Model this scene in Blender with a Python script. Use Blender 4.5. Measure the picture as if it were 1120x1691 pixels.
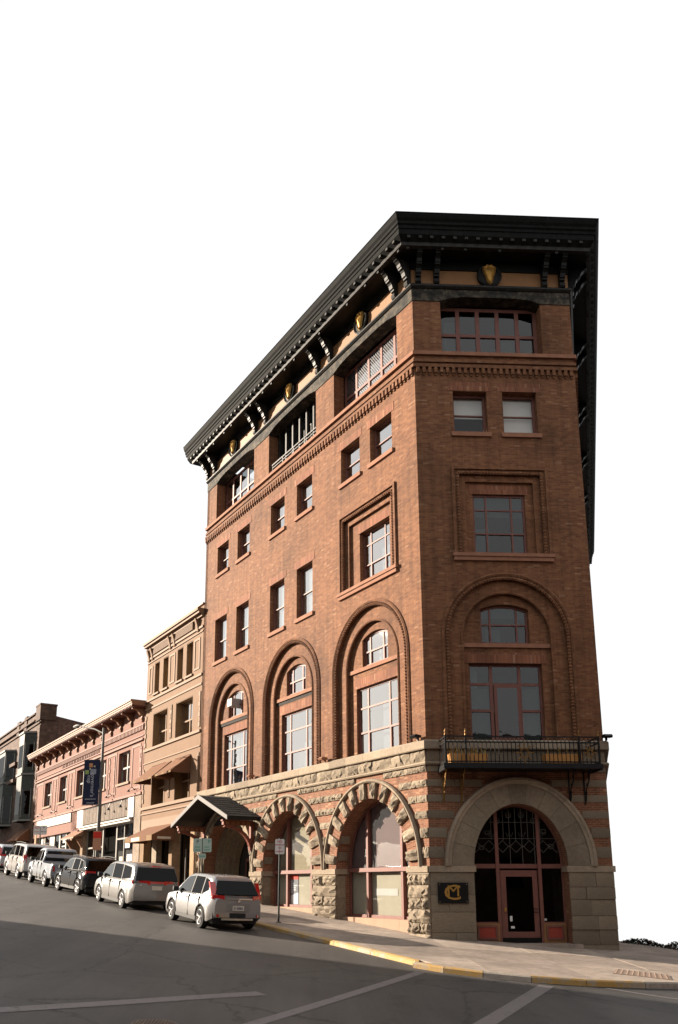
import bpy, bmesh, math, random
from mathutils import Vector, Matrix
from mathutils.geometry import tessellate_polygon
random.seed(7)
R_ = math.radians
C = bpy.context.scene.collection
for o in list(bpy.data.objects): bpy.data.objects.remove(o)

# ------------------------------------------------------------------ camera
EYE = 1.6926
cam = bpy.data.cameras.new('camera'); camo = bpy.data.objects.new('camera', cam); C.objects.link(camo)
bpy.context.scene.camera = camo
cam.sensor_fit = 'VERTICAL'; cam.sensor_height = 36.0
cam.lens = 1393.0 / 1691.0 * 36.0
cam.shift_x = 50.0 / 1691.0
cam.shift_y = (1150.0 - 845.5) / 1691.0
cam.clip_start = 0.1; cam.clip_end = 4000
camo.location = (0, 0, EYE); camo.rotation_euler = (R_(90 + 12.7), 0, 0)

# ------------------------------------------------------------------ light
SUN = Vector((-0.925, 0.380, 0.318)).normalized()
sun = bpy.data.lights.new('sun', 'SUN'); sun.energy = 3.9; sun.angle = R_(0.5); sun.color = (1.0, 0.86, 0.70)
suno = bpy.data.objects.new('sun', sun); C.objects.link(suno)
suno.rotation_euler = (-SUN).to_track_quat('-Z', 'Y').to_euler(); suno.location = (-60, 30, 60)
w = bpy.data.worlds.new('World'); bpy.context.scene.world = w; w.use_nodes = True
nt = w.node_tree; nt.nodes.clear()
sky = nt.nodes.new('ShaderNodeTexSky'); sky.sky_type = 'NISHITA'; sky.sun_disc = False
sky.sun_elevation = math.asin(SUN.z); sky.sun_rotation = math.atan2(SUN.x, SUN.y)
b1 = nt.nodes.new('ShaderNodeBackground'); b1.inputs[1].default_value = 0.003
nt.links.new(sky.outputs[0], b1.inputs[0])
b2 = nt.nodes.new('ShaderNodeBackground'); b2.inputs[0].default_value = (1.0, 1.0, 1.0, 1); b2.inputs[1].default_value = 0.232
ad = nt.nodes.new('ShaderNodeAddShader'); wo = nt.nodes.new('ShaderNodeOutputWorld')
nt.links.new(b1.outputs[0], ad.inputs[0]); nt.links.new(b2.outputs[0], ad.inputs[1]); nt.links.new(ad.outputs[0], wo.inputs[0])
vs = bpy.context.scene.view_settings
vs.view_transform = 'Standard'; vs.look = 'None'; vs.gamma = 1; vs.use_curve_mapping = False
vs.exposure = 2.12

# ------------------------------------------------------------------ materials
MAT = {}
def nm(name):
    m = bpy.data.materials.new(name); m.use_nodes = True; n = m.node_tree; n.nodes.clear()
    out = n.nodes.new('ShaderNodeOutputMaterial'); b = n.nodes.new('ShaderNodeBsdfPrincipled')
    n.links.new(b.outputs[0], out.inputs[0]); MAT[name] = m
    return m, n, b
def ramp(n, stops):
    r = n.nodes.new('ShaderNodeValToRGB'); e = r.color_ramp.elements
    while len(e) > 1: e.remove(e[-1])
    e[0].position = stops[0][0]; e[0].color = (*stops[0][1], 1)
    for p, c in stops[1:]:
        x = e.new(p); x.color = (*c, 1)
    return r
def noise(n, scale, detail=6, rough=0.6, vec=None):
    t = n.nodes.new('ShaderNodeTexNoise'); t.inputs['Scale'].default_value = scale
    t.inputs['Detail'].default_value = detail; t.inputs['Roughness'].default_value = rough
    if vec is not None: n.links.new(vec, t.inputs['Vector'])
    return t
def mixc(n, a, b, f, mode='MIX'):
    x = n.nodes.new('ShaderNodeMix'); x.data_type = 'RGBA'; x.blend_type = mode
    for s, v in ((0, f), (6, a), (7, b)):
        if hasattr(v, 'links') or hasattr(v, 'is_output'): n.links.new(v, x.inputs[s])
        elif isinstance(v, (int, float)): x.inputs[s].default_value = v
        else: x.inputs[s].default_value = (*v, 1)
    return x.outputs[2]
def bump(n, b, h, strength, dist):
    x = n.nodes.new('ShaderNodeBump'); x.inputs['Strength'].default_value = strength; x.inputs['Distance'].default_value = dist
    n.links.new(h, x.inputs['Height']); n.links.new(x.outputs[0], b.inputs['Normal'])
def plain(name, col, rough=0.6, metal=0.0, var=0.12, nscale=3.0, coat=0, bmp=0.0, spec=0.2):
    m, n, b = nm(name)
    tc = n.nodes.new('ShaderNodeTexCoord')
    t = noise(n, nscale, 6, 0.65, tc.outputs['Object'])
    r = ramp(n, [(0.25, tuple(max(0, c * (1 - var)) for c in col)), (0.75, tuple(c * (1 + var) for c in col))])
    n.links.new(t.outputs['Fac'], r.inputs[0]); n.links.new(r.outputs[0], b.inputs['Base Color'])
    b.inputs['Roughness'].default_value = rough; b.inputs['Metallic'].default_value = metal
    b.inputs['Specular IOR Level'].default_value = spec
    if coat: b.inputs['Coat Weight'].default_value = coat; b.inputs['Coat Roughness'].default_value = 0.04
    if bmp:
        t2 = noise(n, 40, 5, 0.6, tc.outputs['Object']); bump(n, b, t2.outputs['Fac'], 0.6, bmp)
    return m
def brickmat(name, c1, c2, mortar, stain=0.35, bw=0.205, rh=0.068, speck=(0.42, 0.25, 0.15)):
    m, n, b = nm(name)
    uv = n.nodes.new('ShaderNodeUVMap')
    bt = n.nodes.new('ShaderNodeTexBrick'); n.links.new(uv.outputs[0], bt.inputs['Vector'])
    bt.inputs['Color1'].default_value = (*c1, 1); bt.inputs['Color2'].default_value = (*c2, 1); bt.inputs['Mortar'].default_value = (*mortar, 1)
    bt.inputs['Scale'].default_value = 1; bt.inputs['Mortar Size'].default_value = 0.006; bt.inputs['Mortar Smooth'].default_value = 0.3
    bt.inputs['Brick Width'].default_value = bw; bt.inputs['Row Height'].default_value = rh; bt.inputs['Bias'].default_value = 0.0
    # single pale or spalled bricks
    wn = n.nodes.new('ShaderNodeTexWhiteNoise'); wn.noise_dimensions = '2D'
    sn = n.nodes.new('ShaderNodeVectorMath'); sn.operation = 'SNAP'; sn.inputs[1].default_value = (bw, rh, 1)
    n.links.new(uv.outputs[0], sn.inputs[0]); n.links.new(sn.outputs[0], wn.inputs['Vector'])
    rs = ramp(n, [(0.0, (0, 0, 0)), (0.93, (0, 0, 0)), (1.0, (0.5, 0.5, 0.5))]); n.links.new(wn.outputs['Value'], rs.inputs[0])
    col = mixc(n, bt.outputs['Color'], speck, rs.outputs[0])
    t = noise(n, 0.35, 5, 0.6, uv.outputs[0])
    r = ramp(n, [(0.28, (1 - stain * 1.15,) * 3), (0.5, (0.98,) * 3), (0.75, (1.14,) * 3)]); n.links.new(t.outputs['Fac'], r.inputs[0])
    col = mixc(n, col, r.outputs[0], 1.0, 'MULTIPLY')
    mp = n.nodes.new('ShaderNodeMapping'); mp.inputs['Scale'].default_value = (5, 0.25, 1); n.links.new(uv.outputs[0], mp.inputs[0])
    t2 = noise(n, 1.0, 4, 0.6, mp.outputs[0])
    r2 = ramp(n, [(0.33, (0.70,) * 3), (0.58, (1.04,) * 3)]); n.links.new(t2.outputs['Fac'], r2.inputs[0])
    col = mixc(n, col, r2.outputs[0], 0.8, 'MULTIPLY')
    n.links.new(col, b.inputs['Base Color']); b.inputs['Roughness'].default_value = 0.85; b.inputs['Specular IOR Level'].default_value = 0.25
    t3 = noise(n, 60, 3, 0.6, uv.outputs[0])
    inv = n.nodes.new('ShaderNodeMath'); inv.operation = 'MULTIPLY_ADD'; inv.inputs[1].default_value = -1.0
    n.links.new(bt.outputs['Fac'], inv.inputs[0]); n.links.new(t3.outputs['Fac'], inv.inputs[2])
    inv2 = n.nodes.new('ShaderNodeMath'); inv2.operation = 'MULTIPLY_ADD'; inv2.inputs[1].default_value = 0.8
    n.links.new(wn.outputs['Value'], inv2.inputs[0]); n.links.new(inv.outputs[0], inv2.inputs[2])
    bump(n, b, inv2.outputs[0], 0.55, 0.010)
    return m
def stonemat(name, col, dark=0.45, scale=6, bd=0.03, grime=0.3):
    m, n, b = nm(name)
    tc = n.nodes.new('ShaderNodeTexCoord'); ob = n.nodes.new('ShaderNodeObjectInfo')
    t = noise(n, scale, 8, 0.7, tc.outputs['Object'])
    r = ramp(n, [(0.28, tuple(c * dark for c in col)), (0.5, col), (0.78, tuple(min(1, c * 1.25) for c in col))]); n.links.new(t.outputs['Fac'], r.inputs[0])
    rr = ramp(n, [(0, (0.78, 0.76, 0.74)), (1, (1.12, 1.1, 1.06))]); n.links.new(ob.outputs['Random'], rr.inputs[0])
    col2 = mixc(n, r.outputs[0], rr.outputs[0], 1.0, 'MULTIPLY')
    t2 = noise(n, 0.6, 5, 0.6, tc.outputs['Object']); r2 = ramp(n, [(0.35, (1 - grime,) * 3), (0.65, (1.05,) * 3)]); n.links.new(t2.outputs['Fac'], r2.inputs[0])
    col2 = mixc(n, col2, r2.outputs[0], 1.0, 'MULTIPLY')
    n.links.new(col2, b.inputs['Base Color']); b.inputs['Roughness'].default_value = 0.9; b.inputs['Specular IOR Level'].default_value = 0.2
    t3 = noise(n, scale * 5, 6, 0.7, tc.outputs['Object']); bump(n, b, t3.outputs['Fac'], 0.8, bd)
    return m
def glassmat(name, tint=(0.75, 0.8, 0.82), refl=0.10, fm=1.6, lead=False, rough=0.0, leadcol=(0.30, 0.30, 0.33)):
    m = bpy.data.materials.new(name); m.use_nodes = True; n = m.node_tree; n.nodes.clear(); MAT[name] = m
    out = n.nodes.new('ShaderNodeOutputMaterial'); tr = n.nodes.new('ShaderNodeBsdfTransparent'); tr.inputs[0].default_value = (*tint, 1)
    gl = n.nodes.new('ShaderNodeBsdfGlossy'); gl.inputs['Roughness'].default_value = rough + 0.01; gl.inputs[0].default_value = (1, 1, 1, 1)
    fr = n.nodes.new('ShaderNodeFresnel'); fr.inputs[0].default_value = 1.5
    ma = n.nodes.new('ShaderNodeMath'); ma.operation = 'MULTIPLY_ADD'; ma.inputs[1].default_value = fm; ma.inputs[2].default_value = refl; ma.use_clamp = True
    n.links.new(fr.outputs[0], ma.inputs[0])
    ge = n.nodes.new('ShaderNodeNewGeometry'); mb_ = n.nodes.new('ShaderNodeMath'); mb_.operation = 'MULTIPLY_ADD'; mb_.inputs[1].default_value = -1.0; mb_.inputs[2].default_value = 1.0; n.links.new(ge.outputs['Backfacing'], mb_.inputs[0])
    mc = n.nodes.new('ShaderNodeMath'); mc.operation = 'MULTIPLY'; n.links.new(ma.outputs[0], mc.inputs[0]); n.links.new(mb_.outputs[0], mc.inputs[1])
    mx = n.nodes.new('ShaderNodeMixShader'); n.links.new(mc.outputs[0], mx.inputs[0]); n.links.new(tr.outputs[0], mx.inputs[1]); n.links.new(gl.outputs[0], mx.inputs[2])
    # old glass is wavy
    tc = n.nodes.new('ShaderNodeTexCoord'); t = noise(n, 1.7, 2, 0.5, tc.outputs['Object'])
    bp = n.nodes.new('ShaderNodeBump'); bp.inputs['Strength'].default_value = 0.12; bp.inputs['Distance'].default_value = 0.02
    n.links.new(t.outputs['Fac'], bp.inputs['Height']); n.links.new(bp.outputs[0], gl.inputs['Normal'])
    last = mx.outputs[0]
    if lead:
        uv = n.nodes.new('ShaderNodeUVMap'); sx = n.nodes.new('ShaderNodeSeparateXYZ'); n.links.new(uv.outputs[0], sx.inputs[0])
        def M(op, a, bb):
            x = n.nodes.new('ShaderNodeMath'); x.operation = op
            for i, v in enumerate((a, bb)):
                if v is None: continue
                if isinstance(v, (int, float)): x.inputs[i].default_value = v
                else: n.links.new(v, x.inputs[i])
            return x.outputs[0]
        u = M('MULTIPLY', sx.outputs[0], 8.5); v = M('MULTIPLY', sx.outputs[1], 6.2)
        a = M('LESS_THAN', M('FRACT', M('ADD', u, v), None), 0.17); c = M('LESS_THAN', M('FRACT', M('SUBTRACT', u, v), None), 0.17)
        f = M('MAXIMUM', a, c)
        d = n.nodes.new('ShaderNodeBsdfPrincipled'); d.inputs['Base Color'].default_value = (*leadcol, 1); d.inputs['Roughness'].default_value = 0.5; d.inputs['Metallic'].default_value = 0.3
        m2 = n.nodes.new('ShaderNodeMixShader'); n.links.new(f, m2.inputs[0]); n.links.new(last, m2.inputs[1]); n.links.new(d.outputs[0], m2.inputs[2]); last = m2.outputs[0]
    n.links.new(last, out.inputs[0])
    return m

BRICK = brickmat('hotel_brick', (0.205, 0.088, 0.039), (0.130, 0.050, 0.023), (0.145, 0.085, 0.05), speck=(0.31, 0.175, 0.10))
BRICK2 = brickmat('orange_brick', (0.215, 0.090, 0.048), (0.155, 0.060, 0.032), (0.26, 0.18, 0.12), 0.2)
GRAN = stonemat('granite', (0.262, 0.216, 0.163), 0.68, 7, 0.02)
GRANS = stonemat('smooth_granite', (0.195, 0.160, 0.120), 0.75, 9, 0.008, 0.2)
SILL = stonemat('sill_stone', (0.255, 0.208, 0.158), 0.8, 10, 0.006, 0.15)
RSILL = plain('red_sandstone', (0.24, 0.115, 0.07), 0.85, var=0.2, bmp=0.004, spec=0.2)
BLACK = plain('black_paint', (0.0075, 0.008, 0.0075), 0.42, spec=.14, var=0.4, nscale=8, bmp=0.004)
WBLACK = plain('weathered_black_paint', (0.022, 0.021, 0.019), 0.5, spec=.15, var=0.6, nscale=5, bmp=0.006)
OCHRE = plain('ochre_paint', (0.215, 0.108, 0.046), 0.6, var=0.12)
GOLD = plain('gold_paint', (0.36, 0.20, 0.05), 0.42, 0.5, var=0.15)
FRAME = plain('red_brown_frame', (0.145, 0.056, 0.042), 0.6, var=0.18, nscale=6, spec=.32)
REDP = plain('red_panel_paint', (0.26, 0.045, 0.03), 0.5, var=0.12)
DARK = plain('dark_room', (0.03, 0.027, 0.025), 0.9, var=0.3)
BLIND = plain('window_blind', (0.60, 0.57, 0.53), 0.8, var=0.05)
CURT = plain('grey_curtain', (0.28, 0.27, 0.26), 0.9, var=0.15, nscale=9)
GLASS = glassmat('window_glass', refl=.36)
GLASSC = glassmat('clear_glass', (.92, .93, .93), 0.0, 0.8)
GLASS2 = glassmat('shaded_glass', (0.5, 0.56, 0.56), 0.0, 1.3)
GLASSD = glassmat('dark_glass', (0.35, 0.36, 0.35), 0.022, 0.8)
LEAD = glassmat('leaded_glass', refl=.12, lead=True, leadcol=(.10, .10, .11))
IRON = plain('black_iron', (0.012, 0.012, 0.013), 0.4, 0.3, var=0.3)

# ------------------------------------------------------------------ geometry helpers
class Fac:
    def __init__(s, o, u, n):
        s.o = Vector(o); s.u = Vector(u).normalized(); s.n = Vector(n).normalized(); s.z = Vector((0, 0, 1))
        s.x = s.u if s.u.cross(s.n).z > 0 else -s.u
        s.rot = Matrix((s.x, s.n, s.z)).transposed().to_4x4()
        s.rd = -s.x                                   # reading direction seen from outside
        s.trot = Matrix((s.rd, s.z, s.n)).transposed().to_4x4()
    def P(s, t, o, z): return s.o + s.u * t + s.n * o + s.z * z
WORLD = Fac((0, 0, 0), (1, 0, 0), (0, 1, 0))

def prop(o, label=None, cat=None, group=None, kind=None):
    if label: o['label'] = label
    if cat: o['category'] = cat
    if group: o['group'] = group
    if kind: o['kind'] = kind
    return o
def empty(name, loc=(0, 0, 0), rz=0, **k):
    o = bpy.data.objects.new(name, None); C.objects.link(o); o.location = loc; o.rotation_euler = (0, 0, rz); o.empty_display_size = 0.3
    return prop(o, **k)
def rootof(o):
    while o.parent: o = o.parent
    return o
class MB:
    def __init__(s, fac=WORLD): s.fac = fac; s.v = []; s.f = []
    def add(s, vs, fs):
        k = len(s.v); s.v += [tuple(v) for v in vs]; s.f += [tuple(i + k for i in f) for f in fs]; return s
    def box(s, t0, t1, o0, o1, z0, z1):
        return s.add([(t0, o0, z0), (t1, o0, z0), (t1, o1, z0), (t0, o1, z0), (t0, o0, z1), (t1, o0, z1), (t1, o1, z1), (t0, o1, z1)],
                     [(0, 3, 2, 1), (4, 5, 6, 7), (0, 1, 5, 4), (1, 2, 6, 5), (2, 3, 7, 6), (3, 0, 4, 7)])
    def prism(s, outer, o0, o1, holes=(), back=True, ax='o'):
        """(t,z) outline (with holes) extruded from off o0 (back) to o1 (front)"""
        loops = [list(outer)] + [list(h) for h in holes]
        flat = [p for l in loops for p in l]; n = len(flat)
        tris = tessellate_polygon([[Vector((p[0], p[1], 0)) for p in l] for l in loops])
        mk = (lambda p, o: (p[0], o, p[1])) if ax == 'o' else ((lambda p, o: (o, p[0], p[1])) if ax == 't' else (lambda p, o: (p[0], p[1], o)))
        vs = [mk(p, o1) for p in flat] + [mk(p, o0) for p in flat]
        fs = [tuple(t) for t in tris]
        if back: fs += [tuple(i + n for i in reversed(t)) for t in tris]
        k = 0
        for l in loops:
            m = len(l)
            for i in range(m):
                a, b = k + i, k + (i + 1) % m
                fs.append((a, b, b + n, a + n))
            k += m
        return s.add(vs, fs)
    def tube(s, pts, r, n=8, closed=False, rad=None, cap=True):
        pts = [Vector(p) for p in pts]; m = len(pts); rings = []; prev = None
        for i, p in enumerate(pts):
            if closed: d = (pts[(i + 1) % m] - pts[i - 1])
            else: d = pts[min(i + 1, m - 1)] - pts[max(i - 1, 0)]
            d.normalize()
            if prev is None:
                a = Vector((0, 0, 1)) if abs(d.z) < 0.9 else Vector((1, 0, 0)); x = d.cross(a).normalized()
            else:
                x = prev - d * prev.dot(d); x.normalize()
            prev = x; y = d.cross(x); rr = rad[i] if rad else r
            rings.append([p + (x * math.cos(2 * math.pi * j / n) + y * math.sin(2 * math.pi * j / n)) * rr for j in range(n)])
        vs = [v for r_ in rings for v in r_]; fs = []
        for i in range(m if closed else m - 1):
            a = i * n; b = ((i + 1) % m) * n
            for j in range(n): fs.append((a + j, a + (j + 1) % n, b + (j + 1) % n, b + j))
        if cap and not closed: fs += [tuple(range(n - 1, -1, -1)), tuple(range((m - 1) * n, m * n))]
        return s.add(vs, fs)
    def lathe(s, prof, c, axis='z', n=24):
        """prof: (radius, height) about point c"""
        vs = []; m = len(prof)
        for r, h in prof:
            for j in range(n):
                a = 2 * math.pi * j / n; x, y = r * math.cos(a), r * math.sin(a)
                vs.append((c[0] + x, c[1] + y, c[2] + h) if axis == 'z' else (c[0] + x, c[1] + h, c[2] + y) if axis == 'y' else (c[0] + h, c[1] + x, c[2] + y))
        fs = [(i * n + j, i * n + (j + 1) % n, (i + 1) * n + (j + 1) % n, (i + 1) * n + j) for i in range(m - 1) for j in range(n)]
        fs += [tuple(range(n)), tuple(range((m - 1) * n, m * n))]
        return s.add(vs, fs)
    def mesh(s, name, origin=Vector((0, 0, 0)), smooth=False, recalc=True):
        me = bpy.data.meshes.new(name)
        f = s.fac
        me.from_pydata([tuple(f.P(*v) - origin) for v in s.v], [], s.f)
        if recalc:
            bm = bmesh.new(); bm.from_mesh(me); bmesh.ops.recalc_face_normals(bm, faces=bm.faces); bm.to_mesh(me); bm.free()
        uv = me.uv_layers.new(name='UVMap'); fu, fn = f.u, f.n; og = origin - f.o
        for p in me.polygons:
            nn = p.normal; a, b, c = abs(nn.dot(fu)), abs(nn.dot(fn)), abs(nn.z)
            for li in p.loop_indices:
                q = me.vertices[me.loops[li].vertex_index].co + og
                T, O, Z = q.dot(fu), q.dot(fn), q.z
                uv.data[li].uv = (T, Z) if b >= a and b >= c else (O, Z) if a >= c else (T, O)
        if smooth:
            for p in me.polygons: p.use_smooth = True
        return me
    def build(s, name, mat, parent=None, smooth=False, recalc=True, loc=None, **k):
        og = rootof(parent).location.copy() if parent else (Vector(loc) if loc is not None else Vector((0, 0, 0)))
        me = s.mesh(name, og, smooth, recalc); me.materials.append(mat)
        o = bpy.data.objects.new(name, me); C.objects.link(o)
        if parent: o.parent = parent
        else: o.location = og
        if smooth: autosmooth(o)
        return prop(o, **k)
def autosmooth(o, ang=35):
    bm = bmesh.new(); bm.from_mesh(o.data)
    for e in bm.edges:
        if len(e.link_faces) == 2 and e.calc_face_angle(0) > R_(ang): e.smooth = False
    bm.to_mesh(o.data); bm.free()
def inst(me, name, parent, fac, t, o, z, sc=(1, 1, 1), mat=None, rot=None, **k):
    ob = bpy.data.objects.new(name, me); C.objects.link(ob); ob.parent = parent
    og = rootof(parent).location if parent else Vector((0, 0, 0))
    M = Matrix.Translation(fac.P(t, o, z) - og) @ fac.rot
    if rot is not None: M = M @ rot
    ob.matrix_local = M @ Matrix.Diagonal((*sc, 1))
    return prop(ob, **k)
def bevel(o, wd, seg=2):
    m = o.modifiers.new('bevel', 'BEVEL'); m.width = wd; m.segments = seg; m.limit_method = 'ANGLE'; m.angle_limit = R_(40); return o
def arch(c, hw, zs, rise, n=24, z0=None):
    """points from the (c+hw) spring over the top to (c-hw); with z0 the legs too"""
    p = [(c + hw * math.cos(math.pi * i / n), zs + rise * math.sin(math.pi * i / n)) for i in range(n + 1)]
    if z0 is not None: p = [(c + hw, z0)] + p + [(c - hw, z0)]
    return p
def rect(a, b, c, d): return [(a, c), (b, c), (b, d), (a, d)]
def seg_top(a, b, c, d, rise, n=8):
    return [(a, c), (b, c)] + [(b + (a - b) * i / n, d - rise + rise * (1 - (2 * i / n - 1) ** 2)) for i in range(n + 1)]
def text(s, size, fac, t, o, z, mat, parent=None, name='lettering', align='CENTER', ext=0.002, rot=0, xs=1.0, bold=0.0, mtx=None):
    cu = bpy.data.curves.new(name, 'FONT'); cu.body = s; cu.size = size; cu.extrude = ext; cu.align_x = align; cu.align_y = 'CENTER'; cu.offset = bold; cu.resolution_u = 3
    tmp = bpy.data.objects.new('tmp', cu); C.objects.link(tmp)
    bpy.context.view_layer.update()
    me = bpy.data.meshes.new_from_object(tmp.evaluated_get(bpy.context.evaluated_depsgraph_get())); bpy.data.objects.remove(tmp)
    me.materials.clear(); me.materials.append(mat)
    ob = bpy.data.objects.new(name, me); C.objects.link(ob)
    if parent: ob.parent = parent
    og = rootof(parent).location if parent else Vector((0, 0, 0))
    if mtx is None: ob.matrix_local = Matrix.Translation(fac.P(t, o, z) - og) @ fac.trot @ Matrix.Rotation(rot, 4, 'Z') @ Matrix.Diagonal((xs, 1, 1, 1))
    else: ob.matrix_local = mtx
    return ob

# ------------------------------------------------------------------ the lie of the land
K0 = Vector((3.7984, 27.0, 0)); AL, AR, AT = R_(31.0), R_(2.6), R_(18.0); WR = 5.85
uL = Vector((-math.sin(AL), math.cos(AL), 0)); nL = Vector((-math.cos(AL), -math.sin(AL), 0))
uR = Vector((math.cos(AR), math.sin(AR), 0)); nR = Vector((math.sin(AR), -math.cos(AR), 0))
u3 = Vector((math.sin(AT), math.cos(AT), 0)); n3 = Vector((math.cos(AT), -math.sin(AT), 0))
K2 = K0 + uR * WR
FL = Fac(K0, uL, nL); FR = Fac(K0, uR, nR); F3 = Fac(K2, u3, n3)
GX, GY = -0.0662, 0.0450
def H(x, y):
    p = GX * (x - K0.x) + GY * (y - K0.y)
    if p > 6: p = 6 + 5 * math.tanh((p - 6) / 5)
    if p < -6: p = -6 + 5 * math.tanh((p + 6) / 5)
    e = 0.80 * (x - 11.3) + 0.60 * (y - 30.2)          # beyond the corner the cross street drops down the hill
    if e > 0 and x > 0 : p -= (0.15 * e if e > 3 else 0.15 * e * e / 6 + 0.075 * e) * min(1, x / 8)
    return p
def HP(v): return H(v.x, v.y)

# ------------------------------------------------------------------ ground
def asphalt():
    m, n, b = nm('asphalt'); tc = n.nodes.new('ShaderNodeTexCoord'); g = tc.outputs['Object']
    t = noise(n, 0.25, 6, 0.6, g); r = ramp(n, [(0.3, (0.029, 0.026, 0.0245)), (0.7, (0.056, 0.049, 0.045))]); n.links.new(t.outputs['Fac'], r.inputs[0])
    t2 = noise(n, 45, 3, 0.7, g); r2 = ramp(n, [(0.3, (0.7,) * 3), (0.75, (1.35,) * 3)]); n.links.new(t2.outputs['Fac'], r2.inputs[0])
    col = mixc(n, r.outputs[0], r2.outputs[0], 0.8, 'MULTIPLY')
    t5 = noise(n, 2.2, 6, 0.7, g)
    wv = n.nodes.new('ShaderNodeVectorMath'); wv.operation = 'MULTIPLY_ADD'; wv.inputs[1].default_value = (0.9, 0.9, 0); n.links.new(t5.outputs['Color'], wv.inputs[0]); n.links.new(g, wv.inputs[2])
    v = n.nodes.new('ShaderNodeTexVoronoi'); v.feature = 'DISTANCE_TO_EDGE'; v.inputs['Scale'].default_value = 0.26; n.links.new(wv.outputs[0], v.inputs['Vector'])
    rc = ramp(n, [(0.0, (1, 1, 1)), (0.0045, (1, 1, 1)), (0.009, (0, 0, 0))]); n.links.new(v.outputs['Distance'], rc.inputs[0])
    col = mixc(n, col, (0.016, 0.015, 0.014), rc.outputs[0])
    # oil and tyre stains
    t7 = noise(n, 0.9, 5, 0.7, g); r7 = ramp(n, [(0.30, (0.55,) * 3), (0.42, (1,) * 3)]); n.links.new(t7.outputs['Fac'], r7.inputs[0]); col = mixc(n, col, r7.outputs[0], 0.95, 'MULTIPLY')
    mq = n.nodes.new('ShaderNodeMapping'); mq.inputs['Rotation'].default_value = (0, 0, R_(31)); mq.inputs['Scale'].default_value = (1.6, 0.05, 1); n.links.new(g, mq.inputs[0])
    t8 = noise(n, 1.0, 4, 0.6, mq.outputs[0]); r8 = ramp(n, [(0.35, (0.78,) * 3), (0.62, (1.16,) * 3)]); n.links.new(t8.outputs['Fac'], r8.inputs[0]); col = mixc(n, col, r8.outputs[0], 0.9, 'MULTIPLY')
    # worn lanes and old patches
    v2 = n.nodes.new('ShaderNodeTexVoronoi'); v2.feature = 'F1'; v2.distance = 'CHEBYCHEV'; v2.inputs['Scale'].default_value = 0.09
    mp = n.nodes.new('ShaderNodeMapping'); mp.inputs['Rotation'].default_value = (0, 0, R_(31)); mp.inputs['Scale'].default_value = (1, 0.35, 1); n.links.new(g, mp.inputs[0]); n.links.new(mp.outputs[0], v2.inputs['Vector'])
    rp = ramp(n, [(0.0, (0.86,) * 3), (0.45, (1.0,) * 3), (1, (1.12,) * 3)]); sp = n.nodes.new('ShaderNodeSeparateColor'); n.links.new(v2.outputs['Color'], sp.inputs[0]); n.links.new(sp.outputs[0], rp.inputs[0])
    col = mixc(n, col, rp.outputs[0], 1.0, 'MULTIPLY')
    n.links.new(col, b.inputs['Base Color']); b.inputs['Roughness'].default_value = 0.72; b.inputs['Specular IOR Level'].default_value = 0.35
    bump(n, b, t2.outputs['Fac'], 0.7, 0.006); return m
ASPH = asphalt()
CONC = stonemat('pavement_concrete', (0.30, 0.25, 0.215), 0.72, 4, 0.003, 0.32)
KERBC = stonemat('kerb_concrete', (0.33, 0.29, 0.25), 0.7, 8, 0.006, 0.25)
def worn(name, col, under, amt=0.45, sc=5):
    m, n, b = nm(name); tc = n.nodes.new('ShaderNodeTexCoord'); t = noise(n, sc, 8, 0.75, tc.outputs['Object'])
    r = ramp(n, [(amt - 0.06, (1, 1, 1)), (amt + 0.04, (0, 0, 0))]); n.links.new(t.outputs['Fac'], r.inputs[0])
    t2 = noise(n, 30, 4, 0.6, tc.outputs['Object']); r2 = ramp(n, [(0.3, (0.8,) * 3), (0.7, (1.1,) * 3)]); n.links.new(t2.outputs['Fac'], r2.inputs[0])
    c = mixc(n, mixc(n, col, under, r.outputs[0]), r2.outputs[0], 1.0, 'MULTIPLY')
    n.links.new(c, b.inputs['Base Color']); b.inputs['Roughness'].default_value = 0.75; return m
KYEL = worn('yellow_kerb_paint', (0.36, 0.215, 0.06), (0.30, 0.24, 0.17), 0.49, 2.5)
WLINE = worn('worn_road_paint', (0.13, 0.112, 0.11), (0.050, 0.045, 0.042), 0.40, 6)
DIRT = plain('dirt', (0.10, 0.085, 0.06), 0.95, var=0.3, nscale=0.3)

def sheet(name, xs, ys, dz, mat, kind='structure'):
    vs = [(x, y, H(x, y) + dz) for y in ys for x in xs]; nx = len(xs)
    fs = [(j * nx + i, j * nx + i + 1, (j + 1) * nx + i + 1, (j + 1) * nx + i) for j in range(len(ys) - 1) for i in range(nx - 1)]
    m = MB(); m.add(vs, fs); return m.build(name, mat, None, smooth=False, recalc=False, kind=kind)
def steps(a, b, c, d, s, far):
    r = [c + s * i for i in range(int((d - c) / s) + 1)]
    l = []; x, k = c, s
    while x > a: k *= 1.6; x -= k; l.append(x)
    h = []; x, k = r[-1], s
    while x < b: k *= 1.6; x += k; h.append(x)
    return l[::-1] + r + h
sheet('road', [-130 + 2 * i for i in range(100)], [-30 + 2 * i for i in range(90)], 0.0, ASPH)
sheet('ground', steps(-700, 700, -130, 68, 6, 0), steps(-500, 900, -30, 148, 6, 0), -0.35, DIRT)

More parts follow.
